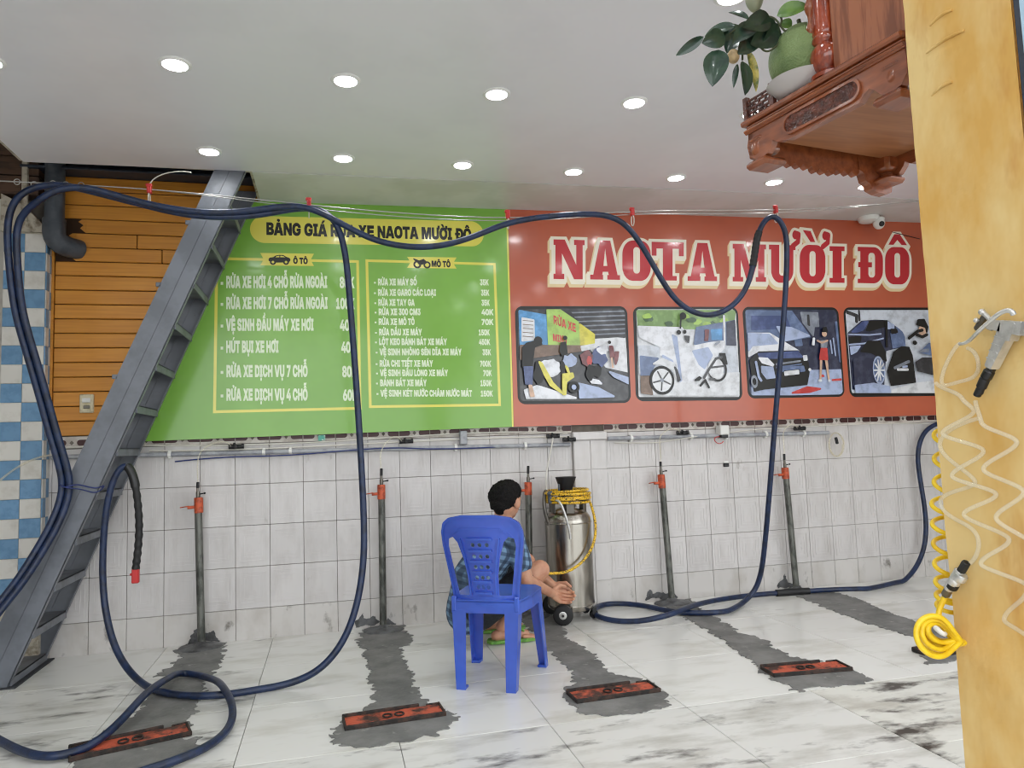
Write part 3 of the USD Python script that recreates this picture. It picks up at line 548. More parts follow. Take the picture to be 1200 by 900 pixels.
L3 = [('background', 'navy', [(30, 90), (850, 100), (900, 850), (70, 850)]), ('mist', 'steel', [(40, 100), (450, 105), (620, 340), (440, 370), (60, 420)]), ('mist', 'mid', [(90, 150), (400, 150), (440, 260), (90, 280)]), ('panel', 'grey', [(520, 115), (680, 120), (690, 250), (650, 250), (640, 340), (540, 210)]), ('panel', 'dark', [(580, 140), (600, 140), (610, 250), (585, 230)]),
      ('panel', 'steel', [(450, 255), (515, 255), (545, 415), (480, 420)]), ('stripe', 'steel', [(825, 200), (845, 200), (880, 560), (865, 560)]), ('stripe', 'pale', line([(785, 370), (800, 480)], .006, t3)), ('stripe', 'pale', line([(810, 350), (830, 500)], .006, t3)),
      ('floor', 'pale', [(90, 640), (880, 620), (895, 850), (90, 850)]), ('floor_mark', 'red', [(580, 770), (735, 790), (600, 830), (400, 840)]), ('floor_mark', 'red', [(640, 690), (720, 665), (740, 690)]), ('floor_mark', 'red', [(780, 710), (880, 700), (885, 720), (800, 725)]),
      ('foam_hood', 'white', [(60, 300), (250, 300), (400, 390), (500, 450), (520, 470), (130, 480), (60, 520)]), ('foam_hood', 'pale', [(55, 300), (250, 310), (330, 400), (100, 420), (60, 480)]), ('mist', 'pale', [(380, 380), (620, 330), (440, 250), (300, 240)]),
      ('car_body', 'black', [(70, 540), (150, 465), (500, 455), (590, 560), (600, 650), (580, 760), (200, 800), (110, 820)]), ('hood_edge', 'mid', [(140, 480), (500, 460), (550, 520), (300, 530), (160, 530)]), ('headlamp', 'white', [(140, 515), (230, 520), (290, 580), (280, 600), (180, 570)]), ('foam', 'pale', [(170, 590), (280, 600), (300, 700), (220, 710), (175, 650)]),
      ('grille', 'grey', [(300, 570), (520, 540), (530, 555), (300, 590)]), ('grille', 'steel', [(300, 600), (530, 570), (530, 580), (305, 615)]), ('number_plate', 'light', [(372, 640), (505, 625), (508, 665), (375, 680)]), ('headlamp', 'white', [(535, 500), (575, 495), (580, 545), (545, 550)]), ('fog_lamp', 'light', disc((598, 625), 12, t3)),
      ('wheel', 'grey', disc((112, 730), 50, t3, .55, .6)), ('bumper', 'steel', [(350, 600), (545, 590), (560, 640), (510, 650), (510, 620), (370, 635), (360, 690)]), ('fender', 'pale', line([(125, 560), (150, 690), (170, 720)], .01, t3)),
      ('leg', 'skin', [(685, 540), (706, 540), (698, 715), (682, 715)]), ('leg', 'skin', [(728, 540), (752, 540), (772, 715), (756, 715)]), ('shoe', 'white', blot(t3, (685, 722), 22, 12, 50)), ('shoe', 'white', blot(t3, (767, 722), 14, 12, 51)),
      ('skirt', 'red', [(690, 435), (748, 435), (757, 545), (675, 540)]), ('top', 'grey', [(690, 370), (755, 365), (745, 435), (690, 435)]), ('arm', 'skin', [(755, 360), (760, 375), (700, 400), (640, 370), (640, 355), (700, 380)]), ('head', 'skin', disc((722, 312), 22, t3)), ('hair', 'black', [(700, 300), (710, 255), (740, 250), (752, 290), (740, 320), (735, 295)]), ('bottle', 'white', [(620, 345), (640, 345), (635, 415), (610, 412)])]
photo([(873.5, 363.5), (979, 364), (986.5, 461), (880, 463)], t3, L3, 'print of a black car in foam and a woman in a red skirt')
t4 = lambda q: (985+q[0]/7.5, 350+q[1]/7.5)
L4 = [('background', 'sky', [(40, 100), (1000, 100), (1050, 830), (90, 830)]), ('floor', 'light', [(450, 800), (650, 740), (1000, 700), (1000, 830), (450, 830)]), ('post', 'dark', line([(60, 120), (140, 150), (140, 200)], .014, t4)), ('post', 'dark', line([(160, 110), (165, 190)], .009, t4)),
      ('car_body', 'navy', [(60, 300), (180, 195), (300, 185), (410, 190), (520, 270), (560, 330), (570, 420), (400, 460), (380, 800), (100, 800), (70, 420)]), ('windscreen', 'mid', [(80, 300), (190, 200), (250, 195), (200, 280), (140, 300)]), ('windscreen', 'black', [(250, 195), (390, 190), (390, 250), (250, 290), (215, 285)]), ('side_window', 'pale', [(405, 195), (470, 230), (470, 270), (410, 270)]), ('side_window', 'steel', [(480, 240), (540, 290), (560, 330), (490, 330)]),
      ('hood', 'black', [(65, 335), (180, 330), (175, 380), (70, 395)]), ('highlight', 'pale', line([(70, 315), (250, 320), (350, 310)], .006, t4)), ('highlight', 'pale', line([(75, 405), (200, 395), (370, 350)], .006, t4)), ('headlamp', 'pale', [(75, 420), (180, 410), (140, 470), (85, 500)]), ('door', 'steel', [(430, 300), (560, 330), (565, 420), (450, 440)]), ('mirror', 'black', [(430, 265), (490, 265), (500, 300), (440, 315)]), ('pillar', 'black', [(385, 190), (405, 190), (410, 430), (390, 430)]),
      ('wheel_arch', 'black', [(160, 470), (230, 370), (340, 370), (390, 470), (400, 560), (260, 480)]), ('tyre', 'navy', [(100, 540), (250, 480), (290, 560), (280, 760), (120, 790)]), ('rim', 'pale', disc((330, 630), 105, t4, .84, .5)), ('rim', 'steel', disc((330, 630), 86, t4, 0, .5))]
L4 += [('spoke', 'light', line([(330, 630), (330+44*math.cos(a), 630+92*math.sin(a))], .006, t4)) for a in np.arange(10)*2*math.pi/10]
L4 += [('foam', 'pale', [(110, 760), (280, 740), (420, 770), (430, 830), (120, 830)]), ('car_door', 'black', [(450, 470), (520, 420), (590, 425), (620, 500), (650, 740), (430, 770), (395, 640)]), ('door_detail', 'grey', line([(465, 610), (585, 555)], .012, t4)), ('door_detail', 'light', line([(490, 625), (575, 625)], .01, t4)), ('door_detail', 'pale', [(525, 595), (575, 585), (575, 605), (530, 612)]),
       ('person_body', 'steel', [(680, 470), (760, 390), (850, 400), (860, 520), (690, 480)]), ('person_leg', 'dark', [(640, 560), (700, 520), (880, 520), (880, 680), (780, 670), (660, 640)]), ('arm', 'grey', [(650, 480), (690, 450), (760, 440), (760, 470)]), ('face', 'skin', disc((705, 285), 38, t4)), ('hair', 'black', [(645, 235), (660, 185), (720, 180), (755, 250), (740, 330), (725, 260)]), ('hose', 'black', line([(585, 350), (660, 290), (700, 280)], .012, t4)), ('glove', 'black', blot(t4, (635, 390), 26, 20, 60)), ('collar', 'black', line([(650, 320), (700, 340), (740, 320)], .012, t4))]
photo([(991.5, 364), (1099, 364), (1106, 460), (999, 461.5)], t4, L4, 'print of a dark car whose door is being washed')

# ---------------------------------------------------------------- ceiling lamps
lamps = [(205, 75), (405, 94), (582, 110), (743, 120), (882, 133), (245, 177), (402, 185), (542, 193), (672, 201), (792, 208), (907, 213), (1015, 218)]
def on_ceiling(px, py):
    z = 2.73
    for _ in range(6): p = F(px, py, z); z = CZ(p[0])
    return p
spots = [on_ceiling(*q) for q in lamps]
dx, dy = .686, -.885
extra = [(-.32, -1.61)]+[(3.76+.69*k, -1.62) for k in range(3)]+[(.36+.686*k, -2.5) for k in range(-1, 8)]+[(.36+.686*k, -3.4) for k in range(-1, 8)]+[(.36+.686*k, -4.3) for k in range(-1, 8)]
spots = [tuple(p[:2]) for p in spots]+extra
LBL = ['front row of ceiling downlights, first from the left', 'front row of ceiling downlights, second from the left', 'front row of ceiling downlights, third from the left', 'front row of ceiling downlights, fourth from the left', 'front row of ceiling downlights, half hidden behind the altar shelf',
       'ceiling downlight directly above the top of the grey stairs', 'back row of ceiling downlights, second from the left', 'back row of ceiling downlights, third from the left', 'back row of ceiling downlights, fourth from the left', 'back row of ceiling downlights, fifth from the left', 'back row of ceiling downlights, just under the corner of the altar shelf', 'back row of ceiling downlights, rightmost, beside the yellow pillar']
ORD = ['first', 'second', 'third', 'fourth', 'fifth', 'sixth', 'seventh', 'eighth', 'ninth']
ROWN = ['hidden behind the altar and pillar', 'just outside the picture, third from the signs', 'above the camera, fourth from the signs', 'nearest the street']
first = None
for i, (x, y) in enumerate(spots):
    lab = LBL[i] if i < 12 else 'ceiling downlight %s of the row %s' % (ORD[(i-12) if i < 16 else (i-16) % 9], ROWN[0 if i < 16 else 1+(i-16)//9])
    if i == 0:
        first = thing('ceiling_light', lab, 'ceiling light', (x, y, CZ(x)), 'round ceiling downlights')
        b = BASE[first]
        part(first, 'bezel', lathe([(.047, -.001), (.049, -.007), (.058, -.006), (.064, -.001), (.064, .002)], 36, b), m_lamp, 40)
        part(first, 'lens', lathe([(.0001, -.0045), (.047, -.0045), (.048, -.001)], 36, b), m_lens)
    else: copy_of(first, 'ceiling_light', (x, y, CZ(x)), lab)

# ---------------------------------------------------------------- cement strips, posts, plates
def patch(px, extra, seed, label):
    pts = [tuple(F(*q)[:2]) for q in px]; pts = [(x, min(y, -.004)) for x, y in pts]+extra
    g = rough_poly(pts, .045, .006, seed)
    g = g.intersection(sbox(-1.5, -5, 5.98, -.003))
    return single('cement_strip', flat_xy(g, .0006, .0035), m_cement, label, 'cement patch', group='cement strips across the floor')
P7 = lambda l: [(x/3, 600+y/3) for x, y in l]
patch(P7([(610, 490), (640, 510), (600, 545), (525, 580), (600, 572), (530, 640), (500, 690), (420, 757), (335, 790), (250, 890), (330, 930), (560, 925), (690, 850), (705, 800), (640, 793), (652, 740), (692, 680), (722, 600), (770, 545), (776, 510), (795, 455)]), [], 1, 'grey cement strip under the blue hose loop at the left')
P8 = lambda l: [(200+x/3, 650+y/3) for x, y in l]
patch(P8([(680, 255), (655, 320), (690, 338), (668, 355), (695, 395), (715, 480), (708, 520), (660, 560), (618, 580), (570, 612), (574, 660), (602, 686), (750, 668), (930, 640), (1000, 592), (1006, 565), (975, 548), (905, 525), (862, 470), (828, 380), (802, 332), (850, 302), (835, 272), (795, 268), (828, 238)]), [], 2, 'grey cement strip just left of the blue chair')
P6 = lambda l: [(600+x/4, 700+y/4) for x, y in l]
patch(P6([(20, 60), (60, 130), (130, 190), (170, 245), (250, 320), (298, 380), (290, 425), (247, 432), (240, 462), (290, 512), (350, 551), (430, 556), (700, 531), (758, 512), (700, 455), (660, 402), (600, 386), (500, 371), (450, 350), (430, 320), (378, 266), (262, 200), (237, 135), (170, 70), (120, 50)]), [], 3, 'grey cement strip starting beside the tank wheel')
patch([(762, 697), (780, 712), (807, 726), (822, 734), (846, 750), (868, 766), (884, 778), (886, 785), (905, 797), (933, 811), (960, 806), (1023, 797), (1000, 786), (960, 775), (928, 771), (915, 763), (897, 751), (880, 745), (869, 742), (842, 726), (820, 712), (811, 703), (800, 690)], [], 4, 'grey cement strip crossed by the loop of hose right of the tank')
patch([(918, 687), (936, 699), (979, 717), (1026, 734), (1065, 744), (1085, 752)], [(3.72, -1.75), (4.42, -1.78), (4.4, -1.5), (4.27, -1.45), (4.3, -.9), (4.42, -.5), (4.4, -.12)], 5, 'grey cement strip at the far right running behind the yellow pillar')

PST = [((232, 565), (232, 583), (233, 601), (236, 748), 'leftmost lift post, below the stairs side of the green board'), ((447, 549), (447, 568), (447, 585), (449, 727), 'second lift post from the left, between hose and blue chair'),
       ((619, 546), (619, 565), (619, 580), (621, 712), 'lift post partly hidden behind the squatting man'), ((774, 541), (775, 556), (776, 572), (787, 698), 'lift post right of the steel tank'), ((919, 532), (920, 548), (921, 561), (933, 687), 'rightmost lift post, beside the hanging hose')]
for a, b, c, d, lab in PST:
    y = -.085
    top_, ct, cb = W(*a, y), W(*b, y), W(*c, y); bs = W(*d, y); dirv = (ct-bs)/np.linalg.norm(ct-bs); bs = bs-dirv*(bs[2]-.0)/dirv[2]
    t = thing('lift_post', 'galvanised pipe with orange head, '+lab, 'post', (bs[0], y, 0), 'pipe posts along the tiled wall')
    part(t, 'pipe', rod(bs, ct-dirv*.005, .0215, 20, .002), m_post, 40)
    part(t, 'collar', lathe([(.0001, 0), (.0235, 0), (.025, .002), (.025, np.linalg.norm(ct-cb)-.004), (.0225, np.linalg.norm(ct-cb)), (.0001, np.linalg.norm(ct-cb))], 24, cb, dirv), m_red, 40)
    part(t, 'nipple', cat(rod(ct, ct+dirv*.035, .011, 12), rod(ct+dirv*.03, ct+dirv*.06, .008, 12)), m_brass, 40)
    part(t, 'valve_cap', rod(ct+dirv*.055, top_, .009, 12), m_black, 40)
    hp = (ct+cb)/2-dirv*.01
    hd = part(t, 'handle', cat(rod(hp+[-.02, 0, 0], hp+[-.06, -.004, -.002], .009, 12), obox(hp+[-.075, -.006, .004], [(1, 0, .12), (0, 1, 0), (-.12, 0, 1)], (.05, .016, .006), .002)), m_red, 40)
    part(t, 'lever', cat(rod(ct+dirv*.018, ct+dirv*.02+[.035, -.003, .004], .0035, 8), ell(ct+dirv*.02+[.038, -.003, .004], (.006, .006, .006), 1)), m_black, 40)
    m = lathe([(.128, .001), (.118, .009), (.09, .015), (.055, .019), (.034, .025), (.022, .036), (.0001, .037)], 36, (0, 0, 0))
    v = m.vertices; v[:, 2] *= 1+.5*(meshkit.fbm(v*22+len(lab), 3)-.5); v[:, :2] *= (1+.35*(meshkit.fbm(np.c_[v[:, :2]*12, 0*v[:, 0]]+bs[0], 3)-.5))[:, None]; v[:, 1] *= .75
    m = TM(v+[bs[0], y-.01, .003], m.faces); v = m.vertices; v[:, 1] = np.minimum(v[:, 1], -.003); part(t, 'mound', TM(v, m.faces), m_cement_wet, 50, label='lump of cement at the foot of the post')
    sd_ = int(bs[0]*7)+3; pts = [(bs[0]-.10, .012), (bs[0]-.085, .05), (bs[0]-.05, .07), (bs[0]-.03, .11), (bs[0]-.012, .06), (bs[0]+.03, .05), (bs[0]+.055, .075), (bs[0]+.08, .035), (bs[0]+.10, .012)]
    if sd_ % 2: pts = [(bs[0]-.15, .015), (bs[0]-.155, .07), (bs[0]-.12, .095), (bs[0]-.1, .06), (bs[0]-.06, .075), (bs[0]-.02, .05), (bs[0]+.04, .055), (bs[0]+.09, .012)]
    part(t, 'mortar_smear', flat_xz(rough_poly(pts, .03, .004, sd_).intersection(sbox(-2, .004, 6, .3)), -.0005, .003), m_cement_wet, label='dark mortar smeared on the tiles behind the post foot')

PLT = [(((80, 895), (225, 863)), (100, 877), 'leftmost rusty floor plate, partly under the blue hose'), (((404, 858), (523, 840)), (404, 845), 'rusty floor plate left of the blue chair'), (((676, 826), (775, 812)), (668, 812), 'rusty floor plate right of the blue chair'), (((907, 795), (1000, 787)), (891, 781), 'rusty floor plate near the yellow pillar')]
def floor_plate(c, ax, L, lab):
    u = np.array([math.cos(ax), math.sin(ax), 0]); v = np.array([-u[1], u[0], 0]); A = [u, v, (0, 0, 1)]
    t = thing('floor_plate', lab+', orange paint worn off', 'floor plate', (c[0], c[1], 0), 'rusty lift plates on the cement strips')
    O = np.array([c[0], c[1], 0]); wd = .135
    part(t, 'plate', obox(O+[0, 0, .008], A, (L-.012, wd-.012, .010), .002), m_rust)
    part(t, 'rubber_lip', obox(O-v*(wd/2-.004)+[0, 0, .0125], A, (L, .010, .019), .003), m_black_rust)
    part(t, 'rubber_lip', cat(obox(O+v*(wd/2-.004)-u*.045+[0, 0, .0145], A, (L-.09, .009, .023), .003), obox(O+v*(wd/2-.004)+u*(L/2-.03)+[0, 0, .011], A, (.06, .009, .016), .003)), m_black_rust)
    for e in (-1, 1): part(t, 'end_lip', obox(O+e*u*(L/2-.004)+[0, 0, .0115], A, (.009, wd, .017), .002), m_black_rust)
    for e in (-.028, .022):
        p = [O+u*(e+.018*math.cos(q))+v*.02*math.sin(q)+np.array([0, 0, .017]) for q in np.linspace(0, 2*math.pi, 14)[:-1]]
        part(t, 'lifting_ring', tube(p, .0035, 8, True), m_black_rust, 50)
for (a, b), c, lab in PLT:
    A, B, Cc = F(*a), F(*b), F(*c); mid = (A+B)/2; u = (B-A)/np.linalg.norm(B-A); v = np.array([-u[1], u[0], 0])
    floor_plate(mid+v*.067, math.atan2(u[1], u[0]), np.linalg.norm(B-A), lab)
floor_plate(np.array([4.04, -1.6]), .1, .42, 'rusty floor plate mostly hidden behind the yellow pillar')

# ---------------------------------------------------------------- pipes and cables on the tiled wall
def duct(name, a, b, r, lab, m=m_conduit, cat_='pipe', y=-.03, clips=()):
    A, B = W(*a, y), W(*b, y); t = thing(name, lab, cat_, A)
    part(t, 'pipe', rod(A, B, r, 16, .002), m, 40)
    for k in clips:
        p = A+(B-A)*k; part(t, 'clip', cat(tube([p-[.009, 0, 0], p+[.009, 0, 0]], r+.003, 16), rbox(p[0]-.009, p[0]+.009, p[1]-.002, -.001, p[2]-r-.012, p[2]+r+.01, .002)), m_white, 30)
    return t
duct('conduit', (60, 536), (668, 521), .0135, 'grey plastic conduit along the wall, left of the tiled pilaster', clips=(.2, .37, .42, .75, .9))
duct('conduit', (712, 514), (971, 507), .0145, 'grey plastic conduit along the wall, right of the tiled pilaster', clips=(.1, .36, .52, .7, .88))
def cable(pts, r, m, lab, name='cable', n=60, y=-.02, cat_='cable', smooth=True):
    p = spline([W(q[0], q[1], q[2] if len(q) > 2 else y) for q in pts], n)
    return single(name, tube(p, r, 8), m, lab, cat_, 60)
cable([(170, 522), (300, 521, -.022), (410, 516, -.02), (540, 508, -.02), (665, 508)], .0042, m_cable, 'thin white cable running just under the green board')
cable([(175, 528), (300, 526), (430, 520, -.02), (560, 514), (668, 512)], .005, m_cable, 'thicker white cable running along the wall above the left conduit')
cable([(205, 541), (290, 535, -.045), (345, 533, -.045), (420, 527, -.045), (470, 525, -.045), (500, 526, -.045), (560, 525, -.045), (600, 522)], .004, m_bluecable, 'dark blue cable sagging below the left conduit')
cable([(720, 519), (760, 519, -.04), (775, 518, -.04), (800, 514, -.045), (870, 505), (960, 499), (1060, 496), (1090, 497)], .0038, m_cable, 'white cable sagging along the right conduit')
cable([(60, 524), (90, 524), (118, 522), (130, 520)], .006, m_cable, 'short white cable at the foot of the orange boards')
cable([(0, 563, -.16), (20, 548, -.17), (40, 538, -.15), (60, 533, -.06), (75, 530, -.03)], .006, m_clear, 'clear plastic tube bending across the checkered pillar', 'clear_tube')
TEE = [(277, 523, 232, 565), (476, 517, 447, 549), (648, 511, 641, 577), (667, 515, None, None), (800, 507, 774, 541), (937, 502, 919, 532)]
for i, (px, py, ex, ey) in enumerate(TEE):
    p = W(px, py, -.045); t = thing('pipe_tee', ['black pipe tee above the leftmost post', 'black pipe tee above the second post', 'black pipe tee above the steel tank', 'black pipe tee touching the pilaster', 'black pipe tee left of the white box', 'black pipe tee above the rightmost post'][i], 'pipe fitting', p)
    part(t, 'body', cat(rod(p-[.04, 0, .002], p+[.04, 0, -.002], .013, 12), rod(p, p+[0, -.028, 0], .012, 12), rod(p+[-.01, -.015, 0], p+[-.01, -.015, .022], .007, 10)), m_black, 40)
    for e in (-1, 1): part(t, 'ring', tube([p+[e*.03, 0, 0], p+[e*.044, 0, 0]], .0155, 14), m_blackp, 30)
    if ex is not None and i != 2:
        q0, q1 = p+[-.03, -.012, 0], W(ex, ey, -.085)
        single('air_tube', tube(spline([q0, q0+[-.05, -.01, .03], (q1[0]+.04, -.06, p[2]+.0), (q1[0]+.005, -.08, p[2]-.05), q1+[0, 0, -.004]], 40), .0038, 8), m_clear, 'thin clear air tube down to the '+['leftmost post', 'second post', '', '', 'middle post', 'rightmost post'][i], 'tube', 60)
single('air_tube', tube(spline([W(648, 513, -.06), W(646, 525, -.08), W(642, 545, -.11), W(640, 562, -.15), W(641, 577, -.19)], 40), .0045, 8), m_cable, 'thin white air tube down to the steel tank', 'tube', 60)
t = thing('wall_switch_box', 'small white box with black underside on the right conduit', 'box', W(847, 505, -.03))
p = W(847, 505, -.045); part(t, 'housing', rbox(p[0]-.036, p[0]+.036, -.075, -.008, p[2]-.028, p[2]+.04, .005), m_white); part(t, 'socket', rbox(p[0]-.03, p[0]+.03, -.07, -.01, p[2]-.05, p[2]-.026, .004), m_blackp)
part(t, 'lead', tube(spline([p+[-.03, 0, -.04], p+[-.07, -.0, -.06], p+[-.05, .0, -.085], p+[-.0, 0, -.075]], 20), .003, 8), m_redplastic, 40)
p = W(543, 513, -.04); t = thing('junction_box', 'small grey junction box under the green board', 'box', p)
part(t, 'housing', rbox(p[0]-.024, p[0]+.024, -.055, -.004, p[2]-.045, p[2]+.045, .005), m_conduit); part(t, 'lid', rbox(p[0]-.021, p[0]+.021, -.059, -.054, p[2]-.04, p[2]+.04, .002), m_conduit)
p = W(851, 545, -.005); t = thing('wall_bracket', 'small black and white plate fixed on the right tiles', 'bracket', p)
part(t, 'plate', rbox(p[0]-.022, p[0]+.022, -.012, -.001, p[2]-.012, p[2]+.012, .003), m_blackp); part(t, 'tab', rbox(p[0]-.018, p[0]+.018, -.010, -.001, p[2]+.014, p[2]+.03, .003), m_white)
# coil of clear tube hanging at the conduit's end
p = W(981, 521, -.05); t = thing('tube_coil', 'coil of clear tube hanging at the end of the right conduit', 'tube coil', p)
q = np.linspace(0, 6*math.pi, 90); part(t, 'tube', tube(np.stack([p[0]+(.062+.004*np.sin(q/3))*np.cos(q), p[1]+.006*np.sin(q*.4)+q*.0008, p[2]+.088*np.sin(q)], 1), .0042, 8), m_clear, 60)
part(t, 'connector', obox(p+[-.012, -.012, .03], [(1, 0, .2), (0, 1, 0), (-.2, 0, 1)], (.02, .018, .05), .004), m_black)
# electrical plate on the boards
p = W(102, 473, -.02); t = thing('socket_plate', 'cream socket plate fixed on the orange boards', 'socket', p)
part(t, 'plate', rbox(p[0]-.037, p[0]+.037, -.034, -.012, p[2]-.055, p[2]+.055, .005), mat('cream_plastic', s(214, 204, 174), s(186, 172, 138), scale=30, rough=.5)); part(t, 'rocker', rbox(p[0]-.022, p[0]+.022, -.038, -.032, p[2]+.005, p[2]+.032, .002), m_white); part(t, 'outlet', rbox(p[0]-.015, p[0]+.02, -.038, -.032, p[2]-.03, p[2]-.012, .002), m_brass)
# camera under the ceiling
p = W(1022, 262, -.13); z = CZ(p[0]); t = thing('security_camera', 'white dome security camera above the orange board', 'camera', (p[0], p[1], z))
part(t, 'base', lathe([(.0001, .0), (.075, .0), (.078, -.01), (.07, -.035), (.05, -.045), (.0001, -.045)], 32, (p[0]-.03, p[1], z)), m_white, 40)
hd = (p[0]+.035, p[1]-.03, z-.055)
h = part(t, 'head', cat(rod((hd[0], hd[1], hd[2]+.04), (hd[0], hd[1], hd[2]), .042, 24), ell((hd[0], hd[1], hd[2]), (.043, .043, .05))), m_white, 60)
part(h, 'lens', lathe([(.0001, .012), (.016, .010), (.021, 0), (.021, -.012)], 20, (hd[0]-.006, hd[1]-.036, hd[2]-.018), (-.15, -.9, -.35)), m_blackp, 40)
cable([(1038, 270, -.02), (1050, 273, -.045), (1066, 277, -.045), (1078, 280, -.045)], .0025, m_black, 'thin black camera lead on the orange board')

# ---------------------------------------------------------------- wire, clips and the big hoses
wp = [W(-40, 209, -.8), W(0, 212, -.8), W(175, 222, -.8), W(362, 240, -.8), W(595, 255, -.8), W(742, 248, -.8), W(910, 246, -.8), W(1050, 238, -.8), W(1110, 233, -.8)]
wr_ = thing('hanging_wire', 'thin steel wire stretched across the bay carrying the blue hoses', 'wire', wp[0])
part(wr_, 'strand', tube(spline(wp, 120), .0032, 8), m_wire, 60)
part(wr_, 'strand', tube(spline([p+[0, .02, (-.012 if 2 < i < 7 else .006)] for i, p in enumerate(wp)], 120), .0026, 8), m_wire, 60)
rings = []
for px, py in ((20, 213), (40, 216), (62, 215), (77, 216), (95, 217)): rings.append(tube([W(px, py, -.8)+.014*np.array([math.cos(q), 0, math.sin(q)]) for q in np.linspace(0, 2*math.pi, 13)[:-1]], .0022, 6, True))
part(wr_, 'ring', cat(*rings), m_wire)
CL = [(175, 222, 'red hose clip on the wire in front of the orange boards'), (362, 238, 'red hose clip on the wire above the price board title'), (595, 252, 'red hose clip on the wire where green meets orange'), (741, 249, 'red hose clip on the wire above the first large letters'), (909, 246, 'red hose clip on the wire at the top of the right hose bend')]
for px, py, lab in CL:
    p = W(px, py, -.8); t = thing('hose_clip', lab, 'clip', p, 'red clips on the wire')
    part(t, 'body', cat(rbox(p[0]-.011, p[0]+.011, p[1]-.014, p[1]+.014, p[2]-.022, p[2]+.018, .004), rbox(p[0]-.017, p[0]+.013, p[1]-.009, p[1]+.009, p[2]+.012, p[2]+.03, .004)), m_redplastic)
    part(t, 'tie', tube([p+[0, .02*math.cos(q), -.05+.032*math.sin(q)] for q in np.linspace(0, 2*math.pi, 15)[:-1]], .0028, 6, True), m_cable, 60)
    if px == 175: part(t, 'loose_tail', tube(spline([p+[0, 0, .02], W(180, 210, -.8), W(195, 203, -.8), W(224, 202, -.8)], 16), .003, 6), m_cable, 60)
def hose(pts, r, lab, n=220, name='hose', m=m_hose):
    q = [F(a, b, v) if k == 'z' else W(a, b, v) for a, b, k, v in pts]
    t = thing(name, lab, 'hose', q[0]); c = spline(q, n); c[:, 2] = np.maximum(c[:, 2], r+.0045)
    part(t, 'tube', tube(c, r, 14), m, 60); return t, c
RH = .0168
hA, cA = hose([(-190, 850, 'z', .024), (-120, 828, 'z', .024), (-70, 790, 'y', -0.85), (-8, 715, 'y', -0.74), (18, 682, 'y', -0.7), (42, 645, 'y', -0.66), (62, 608, 'y', -0.62), (72, 575, 'y', -0.6), (70, 550, 'y', -0.61), (60, 515, 'y', -0.63), (46, 465, 'y', -0.66), (30, 410, 'y', -0.69), (17, 360, 'y', -0.72), (10.0, 300, 'y', -0.755), (10.0, 258, 'y', -0.775), (24, 229, 'y', -.80), (60, 217, 'y', -.8), (110, 225, 'y', -.81), (180, 243, 'y', -.82), (235, 253, 'y', -.83), (300, 252, 'y', -.83), (345, 245, 'y', -.82), (378, 248, 'y', -.82), (398, 272, 'y', -.84), (409, 340, 'y', -.86), (416, 430, 'y', -.88), (422, 520, 'y', -.90), (426, 600, 'y', -.93), (425, 665, 'y', -.97), (408, 738, 'y', -1.02), (375, 783, 'y', -1.05), (330, 803, 'z', .024), (250, 815, 'z', .024), (195, 812, 'z', .024), (160, 795, 'y', -.74), (136, 760, 'y', -.62), (122, 700, 'y', -.56), (121, 640, 'y', -.56), (126, 590, 'y', -.57), (137, 555, 'y', -.575), (148, 546, 'y', -.575)], RH, 'blue pressure hose hanging down in front of the price board, ending over the stairs', 420)
e0 = spline([W(148, 546, -.575), W(155, 556, -.575), W(161, 585, -.575), W(163, 620, -.575), W(161, 650, -.575), W(159, 667, -.575)], 50)
part(hA, 'grip', tube(np.vstack([e0]), .0185+.002*np.sin(np.arange(50)*1.6), 12), m_black, 60, label='black ribbed end of the hose')
part(hA, 'ferrule', tube(e0[1:14], .0225, 12), m_blackp, 40)
d_ = W(159, 666, -.575); part(hA, 'connector', cat(rbox(d_[0]-.017, d_[0]+.017, d_[1]-.014, d_[1]+.014, d_[2]-.075, d_[2], .004), rod(d_-[0, 0, .03], d_-[.026, 0, .03], .007, 10)), m_redplastic, label='red coupling at the hose end')
